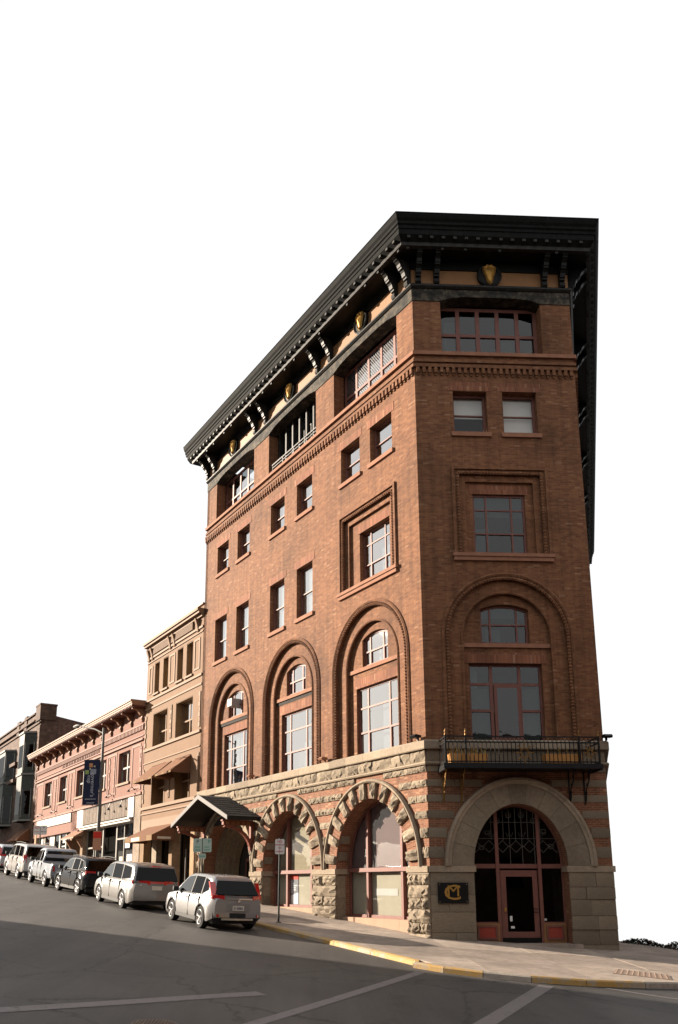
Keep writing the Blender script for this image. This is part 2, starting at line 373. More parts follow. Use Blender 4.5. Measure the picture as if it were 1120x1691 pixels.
def slabs(parent, name, poly, d1, s1, d2, s2, mat, top=0.13, th=0.12, gap=0.007, org=None):
    """cut a polygon of pavement into single slabs along two directions"""
    bm = bmesh.new(); bm.faces.new([bm.verts.new((p[0], p[1], 0)) for p in poly])
    org = org or Vector((poly[0][0], poly[0][1], 0))
    for d, s_ in ((d1, s1), (d2, s2)):
        pr = [(Vector((p[0], p[1], 0)) - org).dot(d) for p in poly]
        k = math.floor(min(pr) / s_)
        while k * s_ < max(pr):
            bmesh.ops.bisect_plane(bm, geom=bm.verts[:] + bm.edges[:] + bm.faces[:], plane_co=org + d * (k * s_ + 1e-3), plane_no=d); k += 1
    for f in list(bm.faces):
        if f.calc_area() < 0.03: continue
        c = f.calc_center_median(); n = len(f.verts)
        ring = []
        for l in f.loops:
            p, a, b_ = l.vert.co, l.link_loop_prev.vert.co, l.link_loop_next.vert.co
            e1 = (p - a); e2 = (b_ - p)
            if e1.length < 1e-5 or e2.length < 1e-5: ring.append(p); continue
            e1.normalize(); e2.normalize(); z = Vector((0, 0, 1)); n1 = z.cross(e1); n2 = z.cross(e2); m_ = n1 + n2
            q = p + (m_ * (gap / max(0.3, m_.dot(n1))) if m_.length > 1e-3 else n1 * gap)
            ring.append(q)
        jit = random.uniform(-0.004, 0.004)
        vs = [(q.x, q.y, H(q.x, q.y) + top + jit) for q in ring] + [(q.x, q.y, H(q.x, q.y) + top - th) for q in ring]
        fs = [tuple(range(n)), tuple(reversed(range(n, 2 * n)))] + [(i, (i + 1) % n, (i + 1) % n + n, i + n) for i in range(n)]
        MB().add(vs, fs).build(name, mat, parent)
    bm.free()
side = empty('pavement', K0, kind='structure')
OFFC = 3.82
arcp = [(2.62, 20.98), (3.2, 20.55), (4.0, 20.2), (5.0, 19.98), (6.2, 20.0), (7.6, 20.3), (9.2, 20.85), (10.9, 21.7), (12.3, 22.9), (13.2, 24.5)]
lo = [FL.P(t, OFFC, 0) for t in (0, -4.7)]
tho = F3.P(0, 3.75, 0)
slabs(side, 'paving_slab', [FL.P(0, -0.3, 0), FL.P(0, OFFC, 0), FL.P(66, OFFC, 0), FL.P(66, -0.3, 0)], uL, 1.9, nL, 2.06, CONC)
nose = [tuple(K0.xy), tuple(FL.P(0, OFFC, 0).xy), tuple(lo[1].xy)] + arcp + [tuple(tho.xy), tuple((K2 + n3 * -0.1).xy), tuple((K2 - nR * .3).xy), tuple((K0 - nR * 0.3).xy)]
slabs(side, 'paving_slab', nose, uR, 2.35, nR, 2.3, CONC, org=K0)
slabs(side, 'paving_slab', [tuple(F3.P(0, 3.75, 0).xy), tuple(F3.P(0, -0.1, 0).xy), tuple(F3.P(26, -0.1, 0).xy), tuple(F3.P(26, 3.75, 0).xy)], u3, 1.9, n3, 1.9, CONC)
# bedding under the slabs
bed = MB(); q = [FL.P(66, OFFC, 0), FL.P(66, -0.3, 0), K0, K0 - nR * .3, K2 - nR * .3, K2, F3.P(26, -.1, 0), F3.P(26, 3.75, 0), tho] + [Vector((*p, 0)) for p in reversed(arcp)] + [lo[1], FL.P(0, OFFC, 0)]
def prism_h(mb, pts, z0, z1):
    flat = [Vector((p[0], p[1], 0)) for p in pts]; tr = tessellate_polygon([flat]); n = len(flat)
    vs = [(p.x, p.y, H(p.x, p.y) + z1) for p in flat] + [(p.x, p.y, H(p.x, p.y) + z0) for p in flat]
    mb.add(vs, [tuple(t) for t in tr] + [tuple(i + n for i in t) for t in tr] + [(i, (i + 1) % n, (i + 1) % n + n, i + n) for i in range(n)])
# kerb stones
kerb = empty('kerb', K0, kind='structure')
kp = [FL.P(66 - 1.8 * i, OFFC, 0) for i in range(40)]
kp = [p for p in kp if (p - K0).dot(uL) > -4.5] + [Vector((*p, 0)) for p in arcp] + [tho] + [F3.P(1.8 * i, 3.75, 0) for i in range(1, 15)]
res = []
for a, b in zip(kp, kp[1:]):
    d = (b - a); n_ = max(1, round(d.length / 1.8)); res += [a + d * i / n_ for i in range(n_)]
res.append(kp[-1]); kp = res
def outn(i):
    d = (kp[min(i + 1, len(kp) - 1)] - kp[max(i - 1, 0)]).normalized(); return Vector((d.y, -d.x, 0)) if True else None
for i in range(len(kp) - 1):
    a, b = kp[i], kp[i + 1]; na, nb = outn(i), outn(i + 1)
    g = (b - a).normalized() * 0.008; a2, b2 = a + g, b - g
    W_ = 0.17
    def q4(p, n_): return [(p.x, p.y, H(p.x, p.y) - 0.1), (p.x, p.y, H(p.x, p.y) + 0.132), ((p + n_ * (W_ - 0.05)).x, (p + n_ * (W_ - 0.05)).y, H(p.x, p.y) + 0.132), ((p + n_ * W_).x, (p + n_ * W_).y, H(p.x, p.y) + 0.10), ((p + n_ * (W_ + .02)).x, (p + n_ * (W_ + .02)).y, H(p.x, p.y) - 0.1)]
    tt = (a - K0).dot(uL)
    front = (a - K0).dot(nL) > 0
    yel = (-5.6 < tt < 7.2 and a.y < 32 and a.x < 3.4) or (a.x > 8.4 and a.y < 24 and a.x > 10) or (4.4 < a.x < 6.3 and a.y < 21)
    MB().add(q4(a2, na) + q4(b2, nb), [(0, 1, 6, 5), (1, 2, 7, 6), (2, 3, 8, 7), (3, 4, 9, 8), (4, 0, 5, 9), (0, 4, 3, 2, 1), (5, 6, 7, 8, 9)]).build('kerb_stone', KYEL if yel else KERBC, kerb)
# tactile plates
def pad(pts, name, mat, label=None, top=0.138):
    m = MB(); prism_h(m, pts, top - 0.02, top + 0.004)
    c = sum((Vector((p[0], p[1], 0)) for p in pts), Vector()) / 4; c.z = H(c.x, c.y) + top
    return m, c
TACT = plain('tactile_tile', (0.23, 0.165, 0.125), 0.8, var=0.2, nscale=12, bmp=0.004)
for n_, (pts, lab) in enumerate((([(7.35, 21.35), (8.55, 20.85), (8.85, 21.75), (7.75, 22.25)], 'brown tactile paving plate set in the pavement at the right corner'),)):
    m, c = pad(pts, 't', TACT)
    a, b_, c2, d = [Vector((*p, 0)) for p in pts]
    for i in range(10):
        for j in range(5):
            u, v = (i + .5) / 10, (j + .5) / 5; p = a.lerp(b_, u).lerp(d.lerp(c2, u), v)
            z = H(p.x, p.y) + 0.142; r = 0.03
            m.add([(p.x - r, p.y - r, z), (p.x + r, p.y - r, z), (p.x + r, p.y + r, z), (p.x - r, p.y + r, z), (p.x, p.y, z + 0.02)], [(0, 1, 4), (1, 2, 4), (2, 3, 4), (3, 0, 4)])
    m.build('tactile_plate', TACT, None, loc=c, label=lab, cat='tactile paving')
# painted lines
def strip(name, pts, wd, mat=None, z=0.006):
    vs = []; fs = []
    pts = [Vector((*p, 0)) for p in pts]; m = len(pts)
    for i, p in enumerate(pts):
        d = (pts[min(i + 1, m - 1)] - pts[max(0, i - 1)]).normalized(); n_ = Vector((-d.y, d.x, 0)) * wd / 2
        for q in (p - n_, p + n_): vs.append((q.x, q.y, H(q.x, q.y) + z))
    fs = [(2 * i, 2 * i + 1, 2 * i + 3, 2 * i + 2) for i in range(m - 1)]
    return MB().add(vs, fs).build(name, mat or WLINE, None, recalc=False, kind='structure')
strip('crossing_line', [(-8.5, 9.9), (-4.52, 13.07), (-3.2, 14.1), (-2.0, 15.1), (-0.85, 16.0)], 0.36)
strip('crossing_line', [(-2.6, 10.0), (-0.81, 13.35), (0.1, 15.15), (1.2, 17.4), (2.56, 20.2)], 0.24)
strip('crossing_line', [(0.6, 10.2), (2.89, 14.62), (3.9, 16.7), (5.2, 19.4)], 0.32)
strip('crossing_line', [(6.6, 19.7), (7.25, 19.15), (8.6, 18.3), (11, 17.0)], 0.12)
# manhole
mh = Vector((-2.2, 12.8, 0)); mh.z = H(mh.x, mh.y)
def tilt(v): return (v[0], v[1], H(v[0], v[1]) + v[2] - mh.z + mh.z)
m = MB()
vs = [(mh.x + r * math.cos(a), mh.y + r * math.sin(a), H(mh.x + r * math.cos(a), mh.y + r * math.sin(a)) + h) for r, h in ((0.34, 0.004), (0.34, 0.016), (0.0, 0.016)) for a in [2 * math.pi * i / 32 for i in range(32)]]
m.add(vs, [(k * 32 + i, k * 32 + (i + 1) % 32, (k + 1) * 32 + (i + 1) % 32, (k + 1) * 32 + i) for k in range(2) for i in range(32)])
for i in range(-6, 7):
    for j in range(-6, 7):
        x, y = mh.x + i * .048, mh.y + j * .048
        if math.hypot(i, j) * .048 < .3:
            z = H(x, y) + .016; m.add([(x - .015, y - .015, z), (x + .015, y - .015, z), (x + .015, y + .015, z), (x - .015, y + .015, z), (x, y, z + .012)], [(0, 1, 4), (1, 2, 4), (2, 3, 4), (3, 0, 4)])
m.build('manhole_cover', plain('cast_iron', (0.09, 0.065, 0.05), 0.6, 0.4, var=0.3), None, recalc=False, loc=mh, label='round cast iron manhole cover in the road at the bottom edge', cat='manhole cover')

# ================================================================== the corner hotel
hotel = empty('brick_building', K0, label='tall red brick and granite corner building with black bracketed cornice', cat='building')
LEN = 18.05; L3 = 32.0; TOPW = 22.65
MIT_L = math.tan(math.acos(nL.dot(nR)) / 2); MIT_R = math.tan(math.acos(nR.dot(n3)) / 2)
# ---- openings (t0, t1, z0, z1)
W5L = [(1.43, 2.82), (3.52, 4.85), (7.09, 8.39), (9.48, 10.78), (12.92, 14.23), (15.26, 16.58)]
W4L = [(7.07, 8.38), (9.46, 10.78), (12.9, 14.22), (15.3, 16.66)]
N6L = [(0.98, 5.34), (6.77, 11.04), (12.56, 16.87)]
ARL = [3.15, 8.90, 14.65]
SQL = (1.5, 4.78, 12.8, 15.78); SQR = (1.4, 4.36, 12.8, 15.82)
AHW, ASP, ARI = 2.20, 9.56, 2.24
ARR = 2.88
def notch_outline(x0, x1, z0, z1, notches):
    p = [(x0, z0), (x1, z0), (x1, z1)]
    for a, b in sorted(notches, reverse=True): p += [(b, z1), (b, 20.55), (a, 20.55), (a, z1)]
    return p + [(x0, z1)]
hl = [rect(a, b, 17.38, 18.9) for a, b in W5L] + [rect(a, b, 12.72, 14.97) for a, b in W4L] + [rect(*SQL)] + [arch(c, AHW, ASP, ARI, 28, 6.34) for c in ARL]
MB(FL).prism(notch_outline(0, LEN, 6.0, TOPW, N6L), -0.5, 0, hl).build('brick_wall', BRICK, hotel)
hr = [rect(1.35, 2.57, 17.38, 19.0), rect(3.14, 4.38, 17.36, 19.02), rect(*SQR), arch(ARR, AHW - 0.17, 9.86, 2.05, 28, 6.34)]
MB(FR).prism(notch_outline(0, WR, 6.0, TOPW, [(1.02, 4.73)]), -0.5, 0, hr).build('brick_wall', BRICK, hotel)
MB(F3).prism(rect(0, L3, -8, TOPW), -0.5, 0).build('brick_wall', BRICK, hotel)
cA, cB = FL.P(LEN, -0.02, 0), F3.P(L3, -0.02, 0)
d_ = (cB - cA); FB = Fac(cA, d_, Vector((-d_.y, d_.x, 0)).normalized()); MB(FB).prism(rect(0, d_.length, -6, 24.0), -0.4, -0.02).build('rear_wall', BRICK, hotel)
# party wall end of the left facade
FLE = Fac(FL.P(LEN, 0, 0), -nL, uL); MB(FLE).prism(rect(0.0, 3.5, 6.0, 23.3), -0.3, 0).build('brick_wall', BRICK, hotel)
# roof deck and dark core
foot = [FL.P(LEN - .1, -.2, 0), K0 + (-nL - nR) * .2, K2 + (-nR - n3) * .2, F3.P(L3 - .2, -.2, 0)]
def prism_z(mb, pts, z0, z1):
    n = len(pts); mb.add([(p.x, p.y, z0) for p in pts] + [(p.x, p.y, z1) for p in pts], [tuple(range(n)), tuple(range(n, 2 * n))] + [(i, (i + 1) % n, (i + 1) % n + n, i + n) for i in range(n)]); return mb
prism_z(MB(), foot, 24.7, 24.9).build('roof', plain('roof_felt', (0.05, 0.05, 0.05), 0.9), hotel)
core = [FL.P(LEN - .8, -2.4, 0), FL.P(2.2, -2.4, 0), FR.P(WR - 2.2, -3.2, 0), F3.P(L3 - 1, -2.4, 0)]
prism_z(MB(), core, -1, 24).build('inner_wall', plain('inner_plaster', (0.10, 0.09, 0.08), 0.9), hotel)
fl = MB()
for z in (5.8, 12.0, 16.6, 20.2, 9.35): prism_z(fl, foot, z, z + .22)
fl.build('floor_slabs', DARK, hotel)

# ---- windows
def window(root, fac, t0, t1, z0, z1, dep, cols=(), rows=(), fm=None, gm=None, bar=0.06, border=0.075, blind=0, rise=0, gmr=None, blm=None, thick=0.07, nudge=True, lights=None):
    """frame (with mullions at cols, rails at rows, as fractions) and one pane for each light"""
    fm = fm or FRAME; gm = gm or GLASS
    W, Hh = t1 - t0, z1 - z0
    xs = [0] + [c for c in cols] + [1]; ys = [0] + [r for r in rows] + [1]
    cells = []
    for i in range(len(xs) - 1):
        for j in range(len(ys) - 1):
            a = t0 + xs[i] * W + (border if i == 0 else bar / 2); b = t0 + xs[i + 1] * W - (border if i == len(xs) - 2 else bar / 2)
            c = z0 + ys[j] * Hh + (border if j == 0 else bar * .4); d = z0 + ys[j + 1] * Hh - (border if j == len(ys) - 2 else bar * .4)
            cells.append((a, b, c, d, i, j))
    mb = MB(fac); holes = []
    for a, b, c, d, i, j in cells:
        if rise and j == len(ys) - 2:
            def top(x): u = (2 * (x - t0) / W - 1); return z1 - border - rise * u * u
            k = 6; hl_ = [(a, c), (b, c)] + [(b + (a - b) * q / k, top(b + (a - b) * q / k)) for q in range(k + 1)]
            holes.append(hl_)
        else: holes.append(rect(a, b, c, d))
    out = seg_top(t0, t1, z0, z1, rise, 8) if rise else rect(t0, t1, z0, z1)
    mb.prism(out, -dep - thick, -dep, holes)
    f = mb.build('window', fm, root)
    for (a, b, c, d, i, j), h in zip(cells, holes):
        g = gm
        if gmr and j in gmr: g = gmr[j]
        off = -dep - thick * (0.72 if (j == 0 and len(ys) > 2) else 0.38)
        # sash bars round each pane
        MB(fac).prism([(x, y) for x, y in h], off - 0.004, off).build('pane', g, f)
    if blind:
        MB(fac).box(t0 + .03, t1 - .03, -dep - thick - .10, -dep - thick - .085, z1 - Hh * blind, z1 - .03).build('blind', blm or BLIND, f)
    return f
for k, (a, b) in enumerate(W5L):
    window(hotel, FL, a, b, 17.38, 18.9, 0.22, (), (0.5,), blind=[0, 0, .5, .5, .5, .45][k], blm=CURT)
for k, (a, b) in enumerate(W4L):
    window(hotel, FL, a, b, 12.72, 14.97, 0.20, (), (0.48,), blind=[.98, .98, .98, .98][k])  # full white blinds stand in for bright sky reflected in these panes
window(hotel, FL, 1.98, 3.92, 12.9, 15.0, 0.40, (0.27, 0.74), (0.36, 0.74))
for k, c in enumerate(ARL):
    window(hotel, FL, c - 0.85, c + 0.75, 9.66, 10.9, 0.36, (0.24, 0.76), (0.45,), rise=0.22, bar=.075)
    window(hotel, FL, c - 1.38, c + 1.17, 6.34, 8.9, 0.36, (0.24, 0.76), (0.34, 0.70), bar=.085)
window(hotel, FL, 0.98, 5.34, 20.56, 22.78, 0.55, (.2, .4, .6, .8), (0.46,), gm=LEAD, bar=.13, border=.12)
window(hotel, FL, 12.56, 16.87, 20.56, 22.78, 0.55, (.2, .4, .6, .8), (0.46,), bar=.13, border=.12)
window(hotel, FR, 1.35, 2.57, 17.38, 19.0, 0.28, (), (0.5,), gm=GLASSC, blind=.52, border=.09)
window(hotel, FR, 3.14, 4.38, 17.36, 19.02, 0.28, (), (0.5,), gm=GLASSC, blind=.98, border=.09)
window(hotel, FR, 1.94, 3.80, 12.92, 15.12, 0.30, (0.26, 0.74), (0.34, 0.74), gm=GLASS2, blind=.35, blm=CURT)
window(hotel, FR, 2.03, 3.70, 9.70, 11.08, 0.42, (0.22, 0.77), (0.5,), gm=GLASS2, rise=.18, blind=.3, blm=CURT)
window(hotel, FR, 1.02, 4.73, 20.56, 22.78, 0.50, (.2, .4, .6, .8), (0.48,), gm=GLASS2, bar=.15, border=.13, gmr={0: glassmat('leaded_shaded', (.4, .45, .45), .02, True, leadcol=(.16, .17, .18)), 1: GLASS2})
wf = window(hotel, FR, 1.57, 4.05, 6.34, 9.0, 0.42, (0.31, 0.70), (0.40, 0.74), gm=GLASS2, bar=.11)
MB(FR).box(2.42, 3.30, -.44, -.39, 6.36, 8.28).build('door_frame', FRAME, wf)
MB(FR).box(2.52, 3.20, -.39, -.386, 6.5, 8.18).build('door_glass', GLASSD, wf)
for a, b in ((1.66, 2.28), (3.42, 3.96)): MB(FR).box(a, b, -.62, -.6, 6.45, 8.2).build('curtain', CURT, wf)
# odd curtains, lamps and lowered blinds so that no two windows match
for fac, t, w_, z0, z1, m_ in ((FL, 2.75, .45, 6.4, 8.2, CURT), (FL, 3.8, .35, 6.4, 8.0, BLIND), (FL, 8.3, .5, 6.4, 7.6, CURT), (FL, 14.6, .6, 7.2, 8.8, CURT), (FL, 2.6, .5, 13.0, 14.2, CURT), (FL, 3.0, .6, 9.8, 10.3, BLIND),
        (FR, 2.10, .5, 13.0, 14.0, CURT), (FR, 1.65, .28, 6.5, 9.0, BLIND), (FR, 3.75, .22, 6.5, 8.2, BLIND), (FR, 2.3, .5, 9.8, 10.3, CURT), (FR, 1.3, .5, 20.7, 22.3, CURT), (FR, 3.4, .5, 20.7, 21.6, CURT)):
    MB(fac).box(t, t + w_, -.68, -.66, z0, z1).build('curtain', m_, hotel)
# ---- brick arch surrounds and recesses
def beads(mb, pts, r, step=0.11):
    P = [Vector((p[0], 0, p[1])) for p in pts]; L_ = [0]
    for a, b in zip(P, P[1:]): L_.append(L_[-1] + (b - a).length)
    n = int(L_[-1] / step) * 2; out = []; rad = []; j = 0
    for i in range(n + 1):
        s_ = L_[-1] * i / n
        while j < len(L_) - 2 and L_[j + 1] < s_: j += 1
        out.append(P[j].lerp(P[j + 1], (s_ - L_[j]) / max(1e-6, L_[j + 1] - L_[j]))); rad.append(r if i % 2 else r * .62)
    mb.tube(out, r, 6, rad=rad)
def surround(fac, c, hw, sp, ri, win, z0=6.34, di=0.58):
    w1, w2 = win
    inner = arch(c, hw - di, sp + .02, ri - di + .02, 28, z0)
    # outer band
    MB(fac).prism(arch(c, hw + .03, sp, ri + .03, 28, z0 - .02), -.48, -.13, [inner]).build('arch_band', BRICK, hotel)
    fld = arch(c, hw - di + .03, sp + .02, ri - di + .05, 28, z0 - .01)
    MB(fac).prism(fld, -.47, -.26, [seg_top(w1[0], w1[1], w1[2], w1[3], w1[4]), rect(*w2)]).build('arch_field', BRICK, hotel)
    m = MB(fac); beads(m, arch(c, hw + .02, sp, ri + .02, 36, z0 + .02), .075); m.build('rope_moulding', BRICK, hotel)
    m = MB(fac); m.tube([(p[0], 0.0, p[1]) for p in arch(c, hw + .16, sp, ri + .16, 36, z0 + .02)], .07, 6)
    m.build('outer_moulding', BRICK, hotel, smooth=True)
    m = MB(fac); m.tube([(p[0], -.13, p[1]) for p in arch(c, hw - di, sp + .02, ri - di + .02, 36, z0 + .02)], .05, 6); m.build('inner_moulding', BRICK, hotel, smooth=True)
    # the belt between upper and lower window
    MB(fac).box(c - hw + di + .02, c + hw - di - .02, -.28, -.19, w1[2] - .16, w1[2] - .02).build('belt', RSILL, hotel)
    # soldier lintel
    MB(fac).box(w2[0] - .15, w2[1] + .15, -.28, -.245, w2[3] + .0, w2[3] + .36).build('soldier_lintel', SOLD, hotel)
SOLD = brickmat('soldier_brick', (0.245, 0.095, 0.050), (0.16, 0.058, 0.030), (0.17, 0.10, 0.065), 0.2, bw=0.075, rh=0.30)
for c in ARL: surround(FL, c, AHW, ASP, ARI, ((c - .85, c + .75, 9.66, 10.9, .2), (c - 1.38, c + 1.17, 6.345, 8.9)))
surround(FR, ARR, AHW - .17, 9.86, 2.05, ((2.03, 3.70, 9.70, 11.08, .18), (1.57, 4.05, 6.345, 9.0)), di=.50)
def square(fac, S, win):
    a, b, c, d = S
    MB(fac).prism([(a - .02, c), (b + .02, c), (b + .02, d + .02), (a - .02, d + .02)], -.48, -.11, [rect(a + .28, b - .28, c + .02, d - .28)]).build('square_band', BRICK, hotel)
    MB(fac).prism([(a + .25, c), (b - .25, c), (b - .25, d - .25), (a + .25, d - .25)], -.47, -.22, [rect(*win)]).build('square_field', BRICK, hotel)
    m = MB(fac); beads(m, [(a, c + .02), (a, d), (b, d), (b, c + .02)], .07); m.build('rope_moulding', BRICK, hotel)
    MB(fac).box(a - .22, a - .12, -.02, .07, c, d + .22).box(b + .12, b + .22, -.02, .07, c, d + .22).box(a - .12, b + .12, -.02, .07, d + .12, d + .22).build('outer_moulding', BRICK, hotel)
    MB(fac).box(a - .28, b + .28, -.1, .13, c - .12, c).box(a - .24, b + .24, -.1, .09, c - .26, c - .12).build('sill', RSILL, hotel)
    MB(fac).box(win[0] - .1, win[1] + .1, -.25, -.205, win[3], win[3] + .34).build('soldier_lintel', SOLD, hotel)
square(FL, SQL, (1.98, 3.92, 12.9, 15.0)); square(FR, SQR, (1.94, 3.80, 12.92, 15.12))
def sill(fac, a, b, z, m=None): MB(fac).box(a - .1, b + .1, -.3, .08, z - .16, z).build('sill', m or RSILL, hotel)
for a, b in W5L: sill(FL, a, b, 17.38); MB(FL).box(a - .16, b + .16, -.02, .012, 18.9, 19.24).build('soldier_lintel', SOLD, hotel)
for a, b in W4L: sill(FL, a, b, 12.72); MB(FL).box(a - .16, b + .16, -.02, .012, 14.97, 15.3).build('soldier_lintel', SOLD, hotel)
for a, b in ((1.35, 2.57), (3.14, 4.38)): sill(FR, a, b, 17.37); MB(FR).box(a - .16, b + .16, -.02, .012, 19.02, 19.36).build('soldier_lintel', SOLD, hotel)

# ---- mouldings swept round the three street sides
PATH = [FL.P(LEN, 0, 0), K0, K2, F3.P(L3, 0, 0)]
PM = [nL, nL + (-uL) * MIT_L, nR + uR * MIT_R, n3]
def sweep(profile, name, mat, seg=(0, 1, 2), endcap=True, ext=0.0, **k):
    m = MB(); n = len(profile); rings = []
    pth = [PATH[0] + uL * ext, PATH[1], PATH[2], PATH[3]]
    for i in range(4): rings.append([pth[i] + PM[i] * o + Vector((0, 0, z)) for o, z in profile])
    for s_ in seg:
        m = MB(); m.add(rings[s_] + rings[s_ + 1], [(j, (j + 1) % n, (j + 1) % n + n, j + n) for j in range(n)] + [tuple(range(n)), tuple(range(n, 2 * n))])
        m.fac = [FL, FR, F3][s_]; m.v = [((Vector(v) - m.fac.o).dot(m.fac.u), (Vector(v) - m.fac.o).dot(m.fac.n), v[2]) for v in m.v]
        m.build(name, mat[s_] if isinstance(mat, (list, tuple)) else mat, hotel, **k)
# sandstone line under the top windows, brick steps, dentil course
sweep([(-.3, 20.40), (.10, 20.40), (.10, 20.54), (-.3, 20.56)], 'sill_course', RSILL)
sweep([(-.1, 20.12), (.07, 20.12), (.07, 20.24), (-.1, 20.24)], 'string_course', BRICK)
sweep([(-.1, 19.90), (.10, 19.90), (.10, 20.02), (-.1, 20.02)], 'string_course', BRICK)
for fac, L_ in ((FL, LEN), (FR, WR), (F3, L3)):
    m = MB(fac); t = 0.06
    while t < L_ - .08: m.box(t, t + .11, -.02, .095, 19.68, 19.90); m.box(t + .02, t + .09, -.02, .05, 19.60, 19.68); t += .215
    m.build('dentil_course', BRICK, hotel, kind='stuff')
# wooden frieze: weathered band with shallow arches cut over the top windows
def band_outline(L_, notches):
    p = [(0, 23.16), (0, 22.66)]
    for a, b in sorted(notches):
        k = 8; p += [(a - .04, 22.66)] + [(a - .04 + (b - a + .08) * i / k, 22.66 + .20 * min(1, 1.9 * math.sin(math.pi * i / k))) for i in range(1, k)] + [(b + .04, 22.66)]
    return p + [(L_, 22.66), (L_, 23.16)]
def wb():
    m, n, b = nm('weathered_board'); tc = n.nodes.new('ShaderNodeTexCoord'); t = noise(n, 3.2, 8, .75, tc.outputs['Object'])
    r = ramp(n, [(0.38, (.012, .012, .011)), (0.5, (.035, .031, .025)), (0.62, (.10, .082, .06))]); n.links.new(t.outputs['Fac'], r.inputs[0]); n.links.new(r.outputs[0], b.inputs['Base Color']); b.inputs['Roughness'].default_value = .8; b.inputs['Specular IOR Level'].default_value = .15; return m
WB2 = wb()
MB(FL).prism(band_outline(LEN, N6L), -.5, .03).build('frieze_board', WB2, hotel)
MB(FR).prism(band_outline(WR, [(1.02, 4.73)]), -.5, .03).build('frieze_board', WB2, hotel)
MB(F3).prism(rect(0, L3, 22.66, 23.16), -.5, .03).build('frieze_board', WB2, hotel)
sweep([(-.2, 23.16), (.07, 23.16), (.14, 23.22), (.14, 23.27), (.10, 23.33), (-.2, 23.33)], 'moulding', WBLACK)
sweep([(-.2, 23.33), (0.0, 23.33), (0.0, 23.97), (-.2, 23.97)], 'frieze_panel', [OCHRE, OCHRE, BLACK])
sweep([(-.2, 23.97), (.05, 23.97), (.05, 24.45), (-.2, 24.45)], 'coffer_board', BLACK)
# cornice
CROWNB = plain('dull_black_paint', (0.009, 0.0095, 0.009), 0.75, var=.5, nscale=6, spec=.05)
sweep([(-.1, 24.32), (.70, 24.32), (.70, 24.42), (-.1, 24.42)], 'soffit', BLACK, ext=.35)
sweep([(.70, 24.28), (.84, 24.30), (.84, 24.44), (.70, 24.44)], 'soffit_beam', WBLACK, ext=.35)
sweep([(-.05, 24.44), (.84, 24.44), (1.02, 24.62), (1.02, 24.84), (-.05, 24.84)], 'corona', CROWNB, ext=.62)
sweep([(.3, 24.84), (1.05, 24.84), (1.05, 24.96), (1.10, 25.00), (1.10, 25.10), (1.16, 25.18), (1.20, 25.30), (1.20, 25.36), (.3, 25.36)], 'crown_moulding', CROWNB, ext=.78)
sweep([(.28, 25.36), (1.22, 25.362), (1.22, 25.385), (.28, 25.40)], 'roof_edge', CROWNB, ext=.80)
for fac, L_ in ((FL, LEN), (FR, WR), (F3, L3)):
    m = MB(fac); t = -.3
    while t < L_ + .4:
        m.box(t, t + .12, .86, 1.0, 24.50, 24.60); m.box(t, t + .1, .74, .80, 24.2, 24.28) if int(t * 10) % 3 == 0 else None; t += .42
    m.build('modillions', WBLACK, hotel, kind='stuff')
# brackets
prof = [(.0, 23.30), (.16, 23.30), (.20, 23.36), (.19, 23.48), (.12, 23.56), (.20, 23.58), (.21, 23.64), (.26, 23.66), (.30, 23.80), (.36, 23.88), (.42, 23.90), (.44, 23.96), (.47, 23.97), (.50, 24.08), (.60, 24.18), (.64, 24.19), (.66, 24.24), (.70, 24.25), (.74, 24.33), (.0, 24.33)]
bm_ = MB(WORLD); bm_.prism([(a, b - 23.3) for a, b in prof], -.095, .095, ax='t'); BRK = bm_.mesh('bracket'); BRK.materials.append(BLACK)
BRKW = BRK.copy(); BRKW.materials.clear(); BRKW.materials.append(WBLACK)
for t in (.14, .92, 5.44, 6.46, 11.20, 12.28, 16.98, 17.84): inst(BRKW, 'bracket', hotel, FL, t, 0.0, 23.3)
for t in (.22, .90, 4.92, 5.58): inst(BRK, 'bracket', hotel, FR, t, 0.0, 23.3)
for t in (.3, 1.0, 5, 5.9, 10, 10.9, 15, 15.9, 20, 20.9, 25, 25.9, 30.5, 31.4): inst(BRK, 'bracket', hotel, F3, t, 0.0, 23.3)
# dark fill between paired brackets and the back board of the deep coffers
for fac, ps in ((FL, (5.95, 11.74, 17.41)), ): pass
sh = [(0, .36), (.10, .40), (.16, .33), (.27, .30), (.24, .10), (.16, -.12), (.10, -.33), (0, -.42)]
shp = sh + [(-x, y) for x, y in reversed(sh[1:-1])]
def crest(fac, t):
    o = MB(fac); ring = [(math.cos(2 * math.pi * i / 28), math.sin(2 * math.pi * i / 28)) for i in range(28)]
    o.prism([(t + .44 * x, 23.74 + .44 * y) for x, y in ring], .01, .10); o.tube([(t + .42 * x, .11, 23.74 + .42 * y) for x, y in ring], .045, 6, closed=True)
    f = o.build('medallion', BLACK, hotel)
    g = MB(fac); k = len(shp); c1 = [(t + x, .13, 23.78 + y * 1.05) for x, y in shp]; c2 = [(t + x * .8, .21, 23.78 + y * .88) for x, y in shp]; c3 = [(t + x * .62, .17, 23.78 + y * .7) for x, y in shp]
    g.add(c1 + c2 + c3 + [(t, .25, 23.80)], [(i, (i + 1) % k, (i + 1) % k + k, i + k) for i in range(k)] + [(i + k, (i + 1) % k + k, (i + 1) % k + 2 * k, i + 2 * k) for i in range(k)] + [(i + 2 * k, (i + 1) % k + 2 * k, 3 * k) for i in range(k)])
    g.build('shield', GOLD, f)
for t in (3.18, 8.93, 14.75): crest(FL, t)
crest(FR, 2.88)
